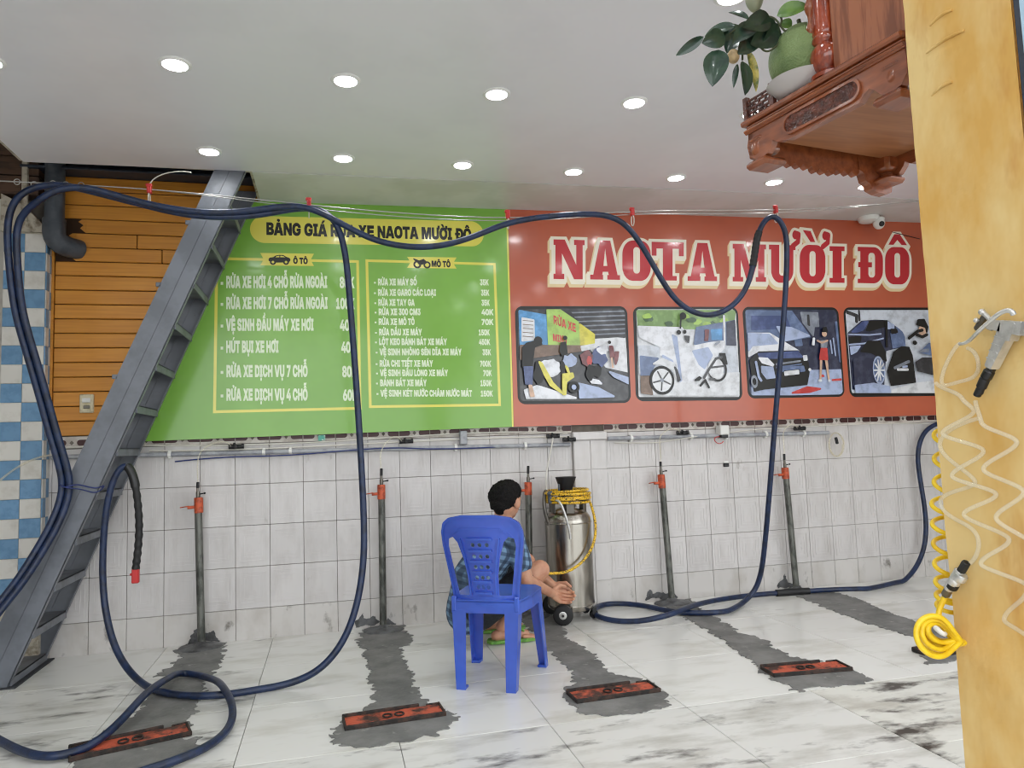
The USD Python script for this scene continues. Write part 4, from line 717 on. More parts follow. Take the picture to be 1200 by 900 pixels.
hB, cB = hose([(-181, 852, 'z', .024), (-116, 830, 'z', .024), (-61, 790, 'y', -.85), (1, 715, 'y', -0.74), (27, 682, 'y', -0.7), (51, 645, 'y', -0.66), (71, 608, 'y', -0.62), (81, 575, 'y', -0.6), (79, 550, 'y', -0.61), (69, 515, 'y', -0.63), (55, 465, 'y', -0.66), (39, 410, 'y', -0.69), (26, 360, 'y', -0.72), (19.9, 300, 'y', -0.755), (23.5, 258, 'y', -0.775), (44, 236, 'y', -.835), (62, 225, 'y', -.845), (95, 220, 'y', -.845), (150, 233, 'y', -.84), (230, 248, 'y', -.85), (300, 246, 'y', -.85), (355, 243, 'y', -.85), (400, 262, 'y', -.85), (440, 281, 'y', -.85), (480, 289, 'y', -.85), (520, 287, 'y', -.85), (560, 275, 'y', -.84), (595, 262, 'y', -.83), (640, 254, 'y', -.83), (690, 251, 'y', -.82), (726, 259, 'y', -.80), (752, 288, 'y', -.80), (780, 335, 'y', -.80), (800, 358, 'y', -.80), (828, 369, 'y', -.80), (858, 358, 'y', -.80), (876, 333, 'y', -.81), (884, 300, 'y', -.82), (891, 268, 'y', -.82), (905, 254, 'y', -.82), (917, 264, 'y', -.82), (922, 300, 'y', -.80), (917, 390, 'y', -.76), (911, 460, 'y', -.72), (903, 560, 'y', -.62), (896, 640, 'y', -.48), (885, 690, 'y', -.33), (868, 708, 'z', .024), (846, 717, 'z', .024), (807, 718, 'z', .024), (779, 715, 'z', .024), (748, 709, 'z', .024), (712, 708, 'z', .024), (696, 716, 'z', .024), (709, 725, 'z', .024), (745, 728, 'z', .026), (785, 720, 'z', .066), (815, 709, 'z', .045), (869, 699, 'z', .026), (940, 693, 'z', .024), (1010, 690, 'z', .024), (1045, 688, 'y', -.2), (1068, 672, 'y', -.14), (1083, 640, 'y', -.10), (1084, 600, 'y', -.09), (1078, 560, 'y', -.08), (1076, 530, 'y', -.07), (1083, 508, 'y', -.06), (1098, 497, 'y', -.06), (1125, 492, 'y', -.06)], RH, 'long blue hose sagging along the wire and looping on the floor right of the tank', 560)
j = int(np.argmin(np.linalg.norm(cB-W(886, 290, -.82), axis=1))); part(hB, 'tape_joint', tube(spline(cB[j-5:j+5], 40), .0215+.0012*np.sin(np.arange(40)*1.3), 12), m_black, 60, label='black tape wound round the hose')
q0 = W(936, 693, -.27); j = np.argmin(np.linalg.norm(cB[420:]-q0, axis=1))+420; part(hB, 'coupling', tube(cB[j-3:j+4], .0235, 12), m_black, 40)
hose([(-90, 815, 'z', .024), (-40, 845, 'z', .024), (0, 868, 'z', .024), (25, 880, 'z', .024), (60, 886, 'z', .024), (100, 876, 'z', .026), (140, 846, 'z', .06), (172, 812, 'z', .08), (195, 796, 'z', .065), (215, 789, 'z', .03), (243, 794, 'z', .03), (262, 806, 'z', .065), (272, 828, 'z', .05), (268, 852, 'z', .026), (240, 876, 'z', .024), (200, 893, 'z', .024), (160, 906, 'z', .024), (90, 925, 'z', .024)], .0160, 'blue hose looping over the leftmost cement strip on the floor', 200)
ty = [W(78, 568, -.63), W(95, 570, -.575), W(112, 574, -.56), W(125, 570, -.555)]
t = thing('cord_tie', 'thin blue cord tying the hose pair to the stairs', 'cord', ty[0])
part(t, 'cord', cat(tube(spline([W(69, 566, -.6), W(80, 570, -.65), W(90, 568, -.62), W(105, 571, -.57), W(122, 569, -.56)], 30), .0035, 6), tube(spline([W(70, 568, -.6), W(82, 572, -.65), W(97, 574, -.6), W(110, 577, -.56), W(122, 570, -.56)], 30), .003, 6)), m_bluecable, 60)

# ---------------------------------------------------------------- blue chair
CH = np.array([1.754, -1.196, 0]); FW = np.array([.49, .872, 0]); RT = np.array([.872, -.49, 0])
def ch(r, f, z): return CH+r*RT+f*FW+np.array([0, 0, z])
chair = thing('plastic_chair', 'blue plastic chair with a slotted backrest, seen from behind', 'chair', CH)
def chv(m): v = m.vertices; return TM(CH+v[:, :1]*RT+v[:, 1:2]*FW+v[:, 2:]*np.array([0, 0, 1]), m.faces[:, ::-1])
seat2 = Polygon([(-.158, -.19), (.158, -.19), (.182, -.05), (.186, .12), (.145, .178), (-.145, .178), (-.186, .12), (-.182, -.05)]).buffer(.01, 8)
SZ = .405
m = extr(seat2.segmentize(.02), .012); m = m.subdivide_to_size(.045); v = m.vertices; v[:, 2] += SZ-.012-.012*np.exp(-((v[:, 0]/.13)**2+((v[:, 1])/.14)**2)*1.2); part(chair, 'seat', chv(TM(v, m.faces)), m_chair, 35)
apr = seat2.difference(seat2.buffer(-.008)); m = extr(apr, .055); v = m.vertices+[0, 0, SZ-.062]; part(chair, 'seat_rim', chv(TM(v, m.faces)), m_chair, 35)
def leg(r0, f0, r1, f1):
    sr, sf = np.sign(r0), np.sign(f0); ms = []
    def lsec(r, f, w, t, z):   # an L section, corner outwards
        return [(r, f, z), (r-sr*w, f, z), (r-sr*w, f-sf*t, z), (r-sr*t, f-sf*t, z), (r-sr*t, f-sf*w, z), (r, f-sf*w, z)]
    zs = np.linspace(0, 1, 6); vs = []
    for q in zs: vs += lsec(r1+(r0-r1)*q, f1+(f0-f1)*q, .046+.024*q, .006, SZ*q*.99-.0+.0)
    f = []
    for i in range(5):
        for j in range(6):
            a, b = i*6+j, i*6+(j+1) % 6; f += [[a, b, b+6], [a, b+6, a+6]]
    f += [[0, 2, 1], [0, 3, 2], [0, 5, 3], [3, 5, 4]]
    mm = TM(np.array(vs, float), f)
    pad = rbox(min(r1, r1-sr*.046), max(r1, r1-sr*.046), min(f1, f1-sf*.046), max(f1, f1-sf*.046), 0, .012, .003)
    mm = cat(mm, pad); 
    return mm
for r0, f0, r1, f1 in ((-.164, -.197, -.142, -.225), (.164, -.197, .145, -.23), (-.186, .155, -.203, .225), (.186, .155, .198, .205)):
    part(chair, 'leg', chv(leg(r0, f0, r1, f1)), m_chair)
outer = Polygon([(-.158, .375), (-.165, .45), (-.185, .58), (-.198, .66), (-.2, .72), (-.186, .765), (-.15, .79), (-.08, .803), (.08, .803), (.15, .79), (.186, .765), (.2, .72), (.198, .66), (.185, .58), (.165, .45), (.158, .375)]).buffer(-.03).buffer(.03, 10)
hole = Polygon([(-.128, .425), (-.15, .56), (-.165, .655), (-.160, .69), (-.135, .70), (-.112, .675), (-.088, .60), (-.074, .52), (-.072, .425)]).buffer(-.006).buffer(.006, 6)
holes = [hole, affinity.scale(hole, -1, 1, origin=(0, 0))]
dots = []; bars = []
for i, z in enumerate((.664, .61, .56, .51, .465)):
    w = .052-.004*i
    for x in (-1, 0, 1): dots.append(Point(x*w*.66, z).buffer(.0098, 6))
    bars.append((w, z+.026))
bars.append((.034, .437))
def backmap(m, t0=0.0):
    v = m.vertices.copy(); r, z, d = v[:, 0], v[:, 1], v[:, 2]
    f = -.19-.085*np.clip((z-.38)/.42, 0, 1.1)**1.1+.05*(r/.2)**2-d-t0
    return chv(TM(np.stack([r, f, z], 1), m.faces[:, ::-1]))
pan = outer.union(sbox(-.158, .37, .158, .42)).difference(union_all(holes+dots)).segmentize(.02)
m = extr(pan, .007).subdivide_to_size(.035); part(chair, 'backrest', backmap(m), m_chair, 30)
rim = union_all([outer.difference(outer.buffer(-.012))]).segmentize(.02)
part(chair, 'back_rim', backmap(extr(rim, .018).subdivide_to_size(.03), -.006), m_chair, 40)
for w, z in bars: part(chair, 'slat_ridge', backmap(extr(sbox(-w-.010, z-.006, w+.010, z+.006).buffer(-.003).buffer(.003), .014).subdivide_to_size(.03), .006), m_chair, 40)
for sg in (-1, 1): part(chair, 'splat_edge', backmap(extr(LineString([(sg*.095, .69), (sg*.078, .60), (sg*.066, .52), (sg*.062, .43)]).buffer(.004), .013).subdivide_to_size(.03), .005), m_chair, 40)
brim = LineString([(-.15, .70), (-.1, .735), (0, .742), (.1, .735), (.15, .70)]).buffer(.003); part(chair, 'slat_ridge', backmap(extr(brim, .006).subdivide_to_size(.03), .004), m_chair, 40)
for r_, in ((-.165,), (.165,)): part(chair, 'back_joint', chv(rbox(r_-.012-.012*np.sign(r_), r_+.012-.012*np.sign(r_), -.203, -.186, .35, .42, .005)), m_chair)

# ---------------------------------------------------------------- the squatting man
def skin_mesh(bones, edge=.012, iters=12, blobs=()):
    acc = None
    def ball(c, r, n=20): return manifold3d.Manifold.sphere(r, n).translate(tuple(map(float, c)))
    for a, ra, b, rb in bones:
        h = manifold3d.Manifold.batch_hull([ball(a, ra), ball(b, rb)]); acc = h if acc is None else acc+h
    for c, r in blobs:
        e = manifold3d.Manifold.sphere(1.0, 24).scale(tuple(map(float, r))).translate(tuple(map(float, c))); acc = e if acc is None else acc+e
    acc = acc.refine_to_length(edge); q = acc.to_mesh(); m = trimesh.Trimesh(q.vert_properties[:, :3], q.tri_verts); 
    trimesh.smoothing.filter_taubin(m, iterations=iters); return m
V = lambda *a: np.array(a, float)
neck, hd = V(1.925, -.60, .645), V(1.955, -.60, .785)
sR, sL = V(1.95, -.765, .60), V(1.90, -.44, .605)
eR, eL = V(2.01, -.81, .375), V(2.12, -.42, .40)
wR, wL = V(2.20, -.64, .255), V(2.27, -.44, .26)
pv, hR, hL = V(1.735, -.59, .21), V(1.77, -.69, .205), V(1.77, -.47, .205)
kR, kL = V(2.13, -.655, .395), V(2.12, -.39, .40)
aR, aL = V(1.905, -.62, .085), V(1.90, -.37, .085)
FD = np.array([.75, .66, 0])/np.linalg.norm([.75, .66]); HR = np.array([FD[1], -FD[0], 0])   # where the head looks, and its right
def hp(f, r, z): return hd+f*FD+r*HR+np.array([0, 0, z])
bones = [(pv, .115, V(1.80, -.595, .40), .115), (V(1.80, -.595, .40), .115, V(1.90, -.60, .56), .11), (V(1.90, -.60, .56), .10, neck, .058), (neck-[.01, 0, .02], .056, hd-[.015, .005, .06], .052),
         (sR-[.02, -.03, .01], .06, V(1.91, -.6, .58), .09), (sL-[.0, .03, .01], .06, V(1.91, -.6, .58), .09),
         (sR, .052, eR, .038), (eR, .036, wR, .025), (sL, .052, eL, .038), (eL, .036, wL, .025),
         (hR, .092, kR, .058), (hL, .092, kL, .058), (kR-[.0, 0, .005], .055, (kR*.62+aR*.38)+[-.012, 0, 0], .052), ((kR*.62+aR*.38)+[-.012, 0, 0], .05, aR, .036), (kL, .055, (kL*.62+aL*.38)+[-.012, 0, 0], .052), ((kL*.62+aL*.38)+[-.012, 0, 0], .05, aL, .036),
         # head: skull, jaw, chin
         (hp(-.012, 0, .028), .082, hp(.02, 0, .022), .078), (hp(.03, 0, -.02), .062, hp(.045, 0, -.062), .034), (hp(-.02, 0, -.02), .066, hp(.02, 0, -.03), .062),
         (hp(.095, 0, .005), .010, hp(.108, 0, -.022), .013), (hp(.083, -.03, .022), .014, hp(.083, .03, .022), .014), (hp(.082, -.014, -.058), .010, hp(.082, .014, -.058), .010)]
for a_, sd in ((aR, 1), (aL, -1)):      # feet
    bones += [(a_-[.035, 0, .045], .032, a_+[.03, 0, -.035], .036), (a_+[.03, 0, -.035], .034, a_+[.135, 0, -.05], .026)]
    for k, o in enumerate((-.030, -.013, .003, .017, .030)):
        bones.append((a_+[.12, o, -.055], .013, a_+[.185-.010*abs(k-(1 if sd > 0 else 3)), o*1.15, -.062], .0105 if k not in ((0,) if sd < 0 else (4,)) else .014))
def hand(w, elbow, tip_dir, thumb):
    d = (w-elbow)/np.linalg.norm(w-elbow); d = d*.5+tip_dir*.5; d /= np.linalg.norm(d); n = np.cross(d, thumb); n /= np.linalg.norm(n); tb = np.cross(n, d)
    palm = w+d*.075; bn = [(w, .024, w+d*.03, .024)]
    for k, o in enumerate((.030, .010, -.010, -.029)):
        k0 = w+d*.085+tb*o; bn.append((w+d*.02+tb*o*.5, .016, k0, .0125))
        L = (.040, .045, .041, .033)[k]; c1 = k0+d*L*.85+n*L*.5; c2 = c1+d*L*.25+n*L*.65; c3 = c2-d*L*.15+n*L*.45
        bn += [(k0, .0105, c1, .0095), (c1, .0095, c2, .0088), (c2, .0088, c3, .008)]
    t0 = w+d*.025+tb*.028; t1 = t0+tb*.03+d*.03+n*.012; t2 = t1+d*.03+n*.018; bn += [(w+d*.015+tb*.012, .016, t0, .014), (t0, .0125, t1, .011), (t1, .0105, t2, .009)]
    return bn
bones += hand(wR, eR, V(.85, .35, -.35), V(.1, .3, .9)) + hand(wL, eL, V(.9, -.1, -.4), V(0, -.2, .95))
ears = [(hp(-.005, sg*.083, -.002), (.020, .014, .032)) for sg in (-1, 1)]
man = thing('person', 'man in a blue plaid shirt squatting beside the steel tank, back turned', 'person', (1.9, -.6, 0))
body = skin_mesh(bones, .010, 10, ears); part(man, 'body', body, m_skin, True)
eyes = cat(*[ell(hp(.078, sg*.031, .006), (.011, .011, .009), 2) for sg in (-1, 1)]); part(man, 'eyes', eyes, m_black, True)
hair = skin_mesh([(hp(-.022, 0, .036), .092, hp(.02, 0, .052), .084), (hp(-.05, 0, -.005), .068, hp(-.02, 0, .03), .083), (hp(-.045, 0, -.03), .058, hp(-.04, 0, 0), .07), (hp(.035, -.03, .075), .042, hp(.04, .035, .075), .042)], .008, 6)
cut = [(hp(.035, 0, -.04), (.062, .095, .062)), (hp(.0, .078, -.04), (.034, .03, .04)), (hp(.0, -.078, -.04), (.034, .03, .04))]
v = hair.vertices; nn = hair.vertex_normals; loc = v-hd; fz = loc@FD; zz = loc[:, 2]
keep = ~((fz > .052) & (zz < .055)) & ~((fz > -.005) & (zz < .0)) & (zz > -.035)
v2 = v-nn*.004+nn*(.022*(meshkit.fbm(v*np.array([95, 95, 45]), 3, 4)[:, None]-.42))*np.clip((zz[:, None]+.03)/.08, .25, 1); v2 = np.where(keep[:, None], v2, hd+(v-hd)*.86)
part(man, 'hair', TM(v2, hair.faces), m_hair, True)
up = lambda a, b, q: a+(b-a)*q
sb = [(pv+[-.005, 0, -.02], .142, V(1.775, -.595, .36), .142), (V(1.775, -.595, .36), .142, V(1.875, -.60, .54), .128), (V(1.885, -.60, .555), .112, V(1.91, -.60, .615), .074),
      (sR-[.02, -.03, .012], .068, V(1.9, -.6, .57), .10), (sL-[.0, .03, .012], .068, V(1.9, -.6, .57), .10), (V(1.79, -.69, .40), .085, sR-[.05, -.02, .08], .075), (V(1.79, -.5, .40), .085, sL-[.05, .02, .08], .075),
      (sR, .066, up(sR, eR, .62), .060), (sL, .066, up(sL, eL, .62), .060), (pv+[-.03, -.06, -.05], .095, pv+[-.03, .06, -.05], .095)]
shirt = skin_mesh(sb, .012, 10); v = shirt.vertices; v += shirt.vertex_normals*(.012*(meshkit.fbm(v*np.array([9, 9, 16]), 3, 2)[:, None]-.5)); v[:, 2] = np.maximum(v[:, 2], .075)
part(man, 'shirt', shirt, m_plaid, True)
part(man, 'collar', tube([neck+[-.012, 0, -.012]+.066*np.array([math.cos(q), math.sin(q), .25*math.cos(q)]) for q in np.linspace(0, 2*math.pi, 25)[:-1]], .013, 8, True), m_plaid, 60)
for sg, hh, kk in (('R', hR, kR), ('L', hL, kL)):
    sh = skin_mesh([(hh, .105, up(hh, kk, .72), .082), (pv, .12, hh, .1)], .014, 8); part(man, 'shorts', sh, m_shorts, True)
for a_ in (aR, aL):
    c = a_+[.055, 0, 0]; sole = Polygon([(-.125, -.034), (-.08, -.042), (.0, -.036), (.08, -.048), (.13, -.034), (.145, 0), (.13, .036), (.08, .048), (0, .038), (-.08, .042), (-.125, .034), (-.14, 0)]).buffer(.006, 6)
    fp = part(man, 'flip_flop', flat_xy(affinity.translate(sole, c[0], c[1]), .0045, .017), m_flip, 30, label='green flip-flop')
    part(fp, 'strap', cat(*[tube(spline([c+[.075, 0, .024-a_[2]], c+[.05, sg*.03, .07-a_[2]], c+[-.0, sg*.042, .022-a_[2]]], 14), .0065, 8) for sg in (-1, 1)]), m_flip, 60)

# ---------------------------------------------------------------- steel foam tank
TC = np.array([2.45, -.235, 0.0]); R0 = .150
tk = thing('foam_tank', 'stainless steel foam tank on wheels with a black funnel on top', 'tank', TC)
part(tk, 'vessel', lathe([(.0001, .055), (.10, .057), (.135, .07), (R0, .10), (R0, .30), (R0+.001, .305), (R0, .31), (R0, .615), (R0-.006, .645), (.125, .672), (.09, .69), (.05, .70), (.0001, .702)], 56, TC), m_stainless, 40)
part(tk, 'band', cat(lathe([(R0+.0005, .608), (R0+.003, .612), (R0+.0005, .616)], 48, TC), lathe([(R0+.0005, .098), (R0+.003, .102), (R0+.0005, .106)], 48, TC)), m_stainless, 40)
for q in np.linspace(0, 2*math.pi, 7)[:-1]+.35:
    u = np.array([math.cos(q), math.sin(q), 0]); part(tk, 'collar_tab', obox(TC+u*.118+[0, 0, .725], [(-u[1], u[0], 0), u, (0, 0, 1)], (.05, .005, .10), .002), m_stainless_top)
part(tk, 'neck', lathe([(.0001, .69), (.035, .69), (.035, .76), (.042, .765), (.042, .785), (.028, .79), (.0001, .79)], 24, TC), m_stainless_top, 40)
fc = TC+[-.005, 0, 0]; part(tk, 'funnel', lathe([(.02, .785), (.036, .80), (.045, .83), (.066, .892), (.069, .898), (.066, .899), (.058, .89), (.03, .81), (.02, .80)], 32, fc), m_black, 40, label='black rubber funnel')
for sg, c_ in ((-1, V(2.345, -.385, .064)), (1, V(2.37, -.07, .064))):
    w = part(tk, 'wheel', lathe([(.022, -.021), (.052, -.021), (.0615, -.014), (.0615, .014), (.052, .021), (.022, .021)], 32, c_, (-.35, -.94, 0)), m_black, 40)
    part(w, 'hub', lathe([(.0001, -.019), (.040, -.019), (.042, -.012), (.042, .012), (.040, .019), (.016, .022), (.012, .03), (.0001, .03)], 24, c_, (-.35, -.94, 0)), m_silver, 40, label='pale metal wheel hub')
    part(w, 'hub_cap', lathe([(.0001, .034), (.008, .033), (.010, .02)], 16, c_, (-.35, -.94, 0)), m_black, 40)
part(tk, 'axle', rod((2.345, -.385, .064), (2.37, -.07, .064), .009), m_stainless_top, 40)
for x, y in ((2.575, -.30), (2.575, -.15)):
    part(tk, 'caster', cat(lathe([(.006, -.011), (.026, -.011), (.029, 0), (.026, .011), (.006, .011)], 20, (x, y, .0335), (.3, -.95, 0)), rbox(x-.016, x+.016, y-.018, y+.018, .055, .075, .003), rbox(x-.012, x+.012, y-.018, y-.014, .03, .06, .001), rbox(x-.012, x+.012, y+.014, y+.018, .03, .06, .001)), m_blackp, 40)
part(tk, 'push_handle', tube(spline([TC+[-.135, -.03, .60], TC+[-.155, -.03, .66], TC+[-.165, -.03, .73], TC+[-.15, .0, .80], TC+[-.12, .05, .80]], 24), .012, 10), m_stainless_top, 60)
part(tk, 'valve', cat(rod(TC+[-.13, -.06, .74], TC+[-.13, -.06, .80], .017, 14), ell(TC+[-.13, -.06, .80], (.022, .022, .018), 2), rod(TC+[-.075, -.07, .74], TC+[-.075, -.07, .86], .007, 10)), m_greypvc, 40)
part(tk, 'spray_lance', tube(spline([TC+[-.11, -.115, .76], TC+[-.095, -.15, .745], TC+[-.075, -.172, .68], TC+[-.055, -.175, .60], TC+[-.045, -.172, .525]], 24), .0075, 10), m_silver, 60, label='bent bright metal lance')
yh = thing('foam_hose', 'yellow and black braided hose coiled round the tank top', 'hose', TC+[0, 0, .75])
q = np.linspace(0, 2*math.pi*6.5, 220); lay = np.floor(q/(2*math.pi)); cc = np.stack([TC[0]+(.142+.008*np.sin(lay*2.1))*np.cos(q), TC[1]+(.142+.008*np.sin(lay*2.1))*np.sin(q), .735+.0125*q/(2*math.pi)+.008*np.sin(q*.73)], 1)
part(yh, 'coil', tube(cc, .0085, 10), m_braid, 60)
dn = spline([TC+[.142, -.02, .745], W(694, 596, -.28), W(698, 620, -.34), W(692, 645, -.40), W(678, 662, -.44), W(660, 671, -.47), W(640, 673, -.50), W(628, 690, -.55)], 60); part(yh, 'hanging_loop', tube(dn, .0085, 10), m_braid, 60)

# ---------------------------------------------------------------- the yellow pillar and what hangs on it
PX = 2.045
pil = thing('plastered_pillar', 'yellow stained plaster pillar at the right with air hoses hanging on it', 'pillar', (2.17, -3.765, 0))
b = trimesh.creation.box((.245, .222, 2.728)).subdivide_to_size(.03); v = b.vertices+[2.1675, -3.764, 1.364]
n_ = meshkit.fbm(v*np.array([9, 9, 5]), 4, 3)[:, None]-.5; n2 = meshkit.fbm(v*40, 3, 5)[:, None]-.5
c_ = (v-[2.1675, -3.764, 0])*[1, 1, 0]; edge = (np.abs(c_[:, :1]) > .12) & (np.abs(c_[:, 1:2]) > .108)
v = v+c_*(n_*.035+n2*.012)-c_*edge*.05; v[:, 2] = np.clip(v[:, 2], 0, 2.7285)
part(pil, 'shaft', TM(v, b.faces), m_pillar, 40)
for a_, b_ in (((1090, 30), (1116, 12)), ((1086, 62), (1130, 36)), ((1092, 112), (1116, 96))):
    q = [X(a_[0]+(b_[0]-a_[0])*k, a_[1]+(b_[1]-a_[1])*k-3*math.sin(k*3.1), PX-.0) for k in np.linspace(0, 1, 8)]
    part(pil, 'trowel_ridge', tube(q, .0022+.0012*np.sin(np.linspace(0, 3.14, 8)), 6), m_pillar, 60)
rl = thing('shutter_rail', 'pale blue shutter rail beside the yellow pillar at the top right', 'rail', (2.1, -3.9, 1.0))
part(rl, 'rail', cat(rbox(2.042, 2.10, -3.906, -3.886, 1.60, 2.69, .002), rbox(2.05, 2.12, -3.912, -3.905, 1.60, 2.69, .002)), m_alu)
part(rl, 'gasket', rbox(2.046, 2.11, -3.886, -3.874, 1.0, 2.69, .001), m_navybeam)
part(rl, 'housing', rbox(2.042, 2.26, -3.99, -3.9125, 1.0, 2.69, .004), m_navybeam)
def G(px, py, off=.012): return X(px, py, PX-off)
def coil(name, zz, lab, r=.0036, m=m_clear, amp=.016, loop=False):
    p = [G(x, y, .012+(amp if k % 2 else 0)) for k, (x, y) in enumerate(zz)]
    t = thing(name, lab, 'hose', p[0]); c = []
    for k in range(len(p)-1):
        for q in np.arange(14)/14: e = (1-math.cos(math.pi*q))/2; e = .72*e+.28*q; c.append(p[k]*(1-e)+p[k+1]*e+np.array([0, 0, (p[k+1][2]-p[k][2])*(q-e)]))
    c = np.array(c+[p[-1]])
    if loop: c = spline(p, 60)
    for _ in range(3): c[1:-1] = (c[:-2]+2*c[1:-1]+c[2:])/4
    c[:, 0] = np.minimum(c[:, 0], PX-.0095)
    part(t, 'tube', tube(c, r, 10), m, 60); return t
coil('clear_coil_hose', [(1126, 402), (1111, 422), (1104, 450), (1122, 448), (1143, 440), (1146, 422), (1134, 408)], 'upper loop of clear hose hooked under the air gun', .0034, amp=.003, loop=True)
coil('clear_coil_hose', [(1097, 449), (1127, 466), (1142, 482), (1103, 508), (1154, 528), (1114, 558), (1169, 579), (1128, 603), (1184, 632), (1148, 661), (1204, 686)], 'clear coiled air hose zigzagging down the middle of the pillar')
coil('clear_coil_hose', [(1143, 470), (1150, 496), (1193, 518), (1151, 550), (1201, 576), (1166, 607), (1212, 640), (1205, 690), (1176, 727), (1204, 746), (1222, 790)], 'clear coiled air hose nearest the right edge of the picture')
coil('clear_coil_hose', [(1147, 490), (1104, 512), (1104, 530), (1143, 563), (1138, 570), (1101, 586), (1112, 604), (1142, 622), (1147, 642), (1137, 660)], 'clear air hose bowing left and ending at the dark connector', amp=.002, loop=True)
# air gun
ag = thing('air_gun', 'silver air blow gun hanging on the yellow pillar', 'air gun', G(1165, 400))
K = lambda x, y, off=.018: G(1040+x/4.094, 340+y/4.094, off)
def bar(p0, p1, w0, w1, d, off=.018):
    a, b_ = K(*p0, off), K(*p1, off); ax = (b_-a)/np.linalg.norm(b_-a); n = np.array([1., 0, 0]); sd = np.cross(n, ax)
    vs = [q+sd*sg*w/2+n*e*d/2 for q, w in ((a, w0), (b_, w1)) for sg in (-1, 1) for e in (-1, 1)]
    vs = np.array(vs); ctr = vs.mean(0); vs2 = []
    for q in vs: 
        for k in (ax, sd, n): vs2.append(q-np.sign((q-ctr)@k)*k*.0022)
    return trimesh.Trimesh(np.array(vs2)).convex_hull
part(ag, 'body', cat(bar((505, 165), (660, 185), .015, .022, .018), bar((600, 150), (580, 240), .026, .020, .019)), m_silver)
hnd = part(ag, 'handle', bar((590, 165), (500, 372), .0235, .0135, .018), m_silver)
for k in range(4):
    f_ = .3+.16*k; part(hnd, 'ridge', bar((585-90*f_, 165+207*f_), (583-90*f_, 171+207*f_), .0205-.007*f_, .0205-.007*f_, .0195), m_silver)
part(ag, 'trigger', tube(spline([K(606, 118, .03), K(585, 98, .034), K(545, 108, .036), K(490, 150, .036), K(435, 200, .034), K(395, 240, .03), K(345, 258, .026)], 30), np.linspace(.0042, .0028, 30), 10), m_silver, 60)
part(ag, 'nozzle', cat(rod(K(520, 165), K(455, 105), .0042, 12), rod(K(505, 185), K(480, 175), .0045, 12)), m_silver, 50)
part(ag, 'nozzle_tip', cat(rod(K(460, 112), K(447, 98), .0055, 10), ell(K(426, 145), (.0045, .0045, .0045), 2)), m_silver, 50)
part(ag, 'bracket', bar((470, 125), (425, 190), .010, .008, .006, .012), m_brass)
part(ag, 'hose_nut', cat(rod(K(502, 368), K(485, 400), .0072, 6), rod(K(492, 384), K(470, 425), .0088, 14)), m_blackp, 30)
part(ag, 'hose_tail', cat(rod(K(470, 420), K(448, 470), .0080, 14), rod(K(452, 462), K(440, 498), .0058, 12), rod(K(446, 470), K(428, 508), .0062, 12)), m_black, 40)
# dark connector with the yellow hose
cn = thing('quick_connector', 'dark steel quick connector hanging above the yellow hose bundle', 'connector', G(1120, 680))
Kc = lambda x, y, off=.02: G(1060+x/5.293, 620+y/5.293, off)
part(cn, 'tail', cat(rod(Kc(385, 205), Kc(350, 265), .0070, 8)), m_black, 30)
part(cn, 'sleeve', cat(rod(Kc(345, 255), Kc(272, 375), .0085, 20), rod(Kc(358, 280), Kc(335, 318), .0105, 20), rod(Kc(318, 310), Kc(300, 345), .0102, 20)), m_silver, 40)
part(cn, 'grip_ring', rod(Kc(312, 330), Kc(290, 368), .0094, 20), m_blackp, 40)
part(cn, 'nut', rod(Kc(275, 372), Kc(250, 415), .0072, 6), m_brass, 30)
# yellow coil behind the far edge and the bundle below
yc = thing('yellow_coil_hose', 'yellow spiral air hose hanging at the far edge of the pillar', 'hose', X(1102, 500, 2.04))
ys = [500, 528, 555, 582, 606, 629, 653, 676, 694, 706, 716]; q = []
for k in range(len(ys)-1):
    for a_ in np.linspace(0, 2*math.pi, 14)[:-1]:
        f_ = k+a_/(2*math.pi); yy = np.interp(f_, range(len(ys)), ys); xx = np.interp(yy, [490, 570, 600, 720], [1105, 1106, 1105, 1110])
        cpt = W(xx, yy, -3.615); R1 = np.interp(yy, [490, 560, 590, 720], [.017, .017, .021, .018])
        q.append(cpt+np.array([R1*math.cos(a_), R1*.75*math.sin(a_), .004*math.sin(a_)]))
part(yc, 'tube', tube(spline(np.array(q), 420), .0042, 10), m_yhose, 60)
bd = thing('yellow_hose_bundle', 'bundle of yellow hose hung at the edge of the pillar', 'hose', W(1098, 742, -3.65))
Kb = lambda x, y, yv: W(1060+x/5.293, 620+y/5.293, yv)
for k in range(12):
    q_ = ((k*5) % 12)/11; lf, bt, tp_, rt_ = 148-76*q_, 692+98*q_, 590-50*q_, 285+30*q_; cx, rx, cy_, ry = (lf+rt_)/2, (rt_-lf)/2, (tp_+bt)/2, (bt-tp_)/2; pts = []
    for a_ in np.linspace(0, 2*math.pi, 48)[:-1]:
        x_, y_ = cx+rx*math.cos(a_), cy_+ry*math.sin(a_)+20*math.cos(a_)
        pull = max(0, math.cos(a_))**4; x_ += pull*(352-rt_)*(.55+.45*((k*7) % 5)/4); y_ += pull*(700-y_)*.8
        pts.append(Kb(x_, y_, -3.664-.0052*(k % 8)+.003*math.sin(a_*2+k)))
    part(bd, 'loop', tube(np.array(pts), .0046, 10, True), m_yhose, 60)
part(bd, 'lead', tube(spline([Kc(250, 415, .02), Kc(228, 470, .025), Kc(212, 530, .032), Kc(232, 600, .036), Kc(275, 655, .034), Kc(330, 705, .026), Kc(372, 700, .022)], 40), .0048, 10), m_yhose, 60)
part(bd, 'tie', tube(spline([Kb(190, 610, -3.725), Kb(225, 640, -3.735), Kb(250, 650, -3.725)], 12), .004, 8), m_cable, 60)

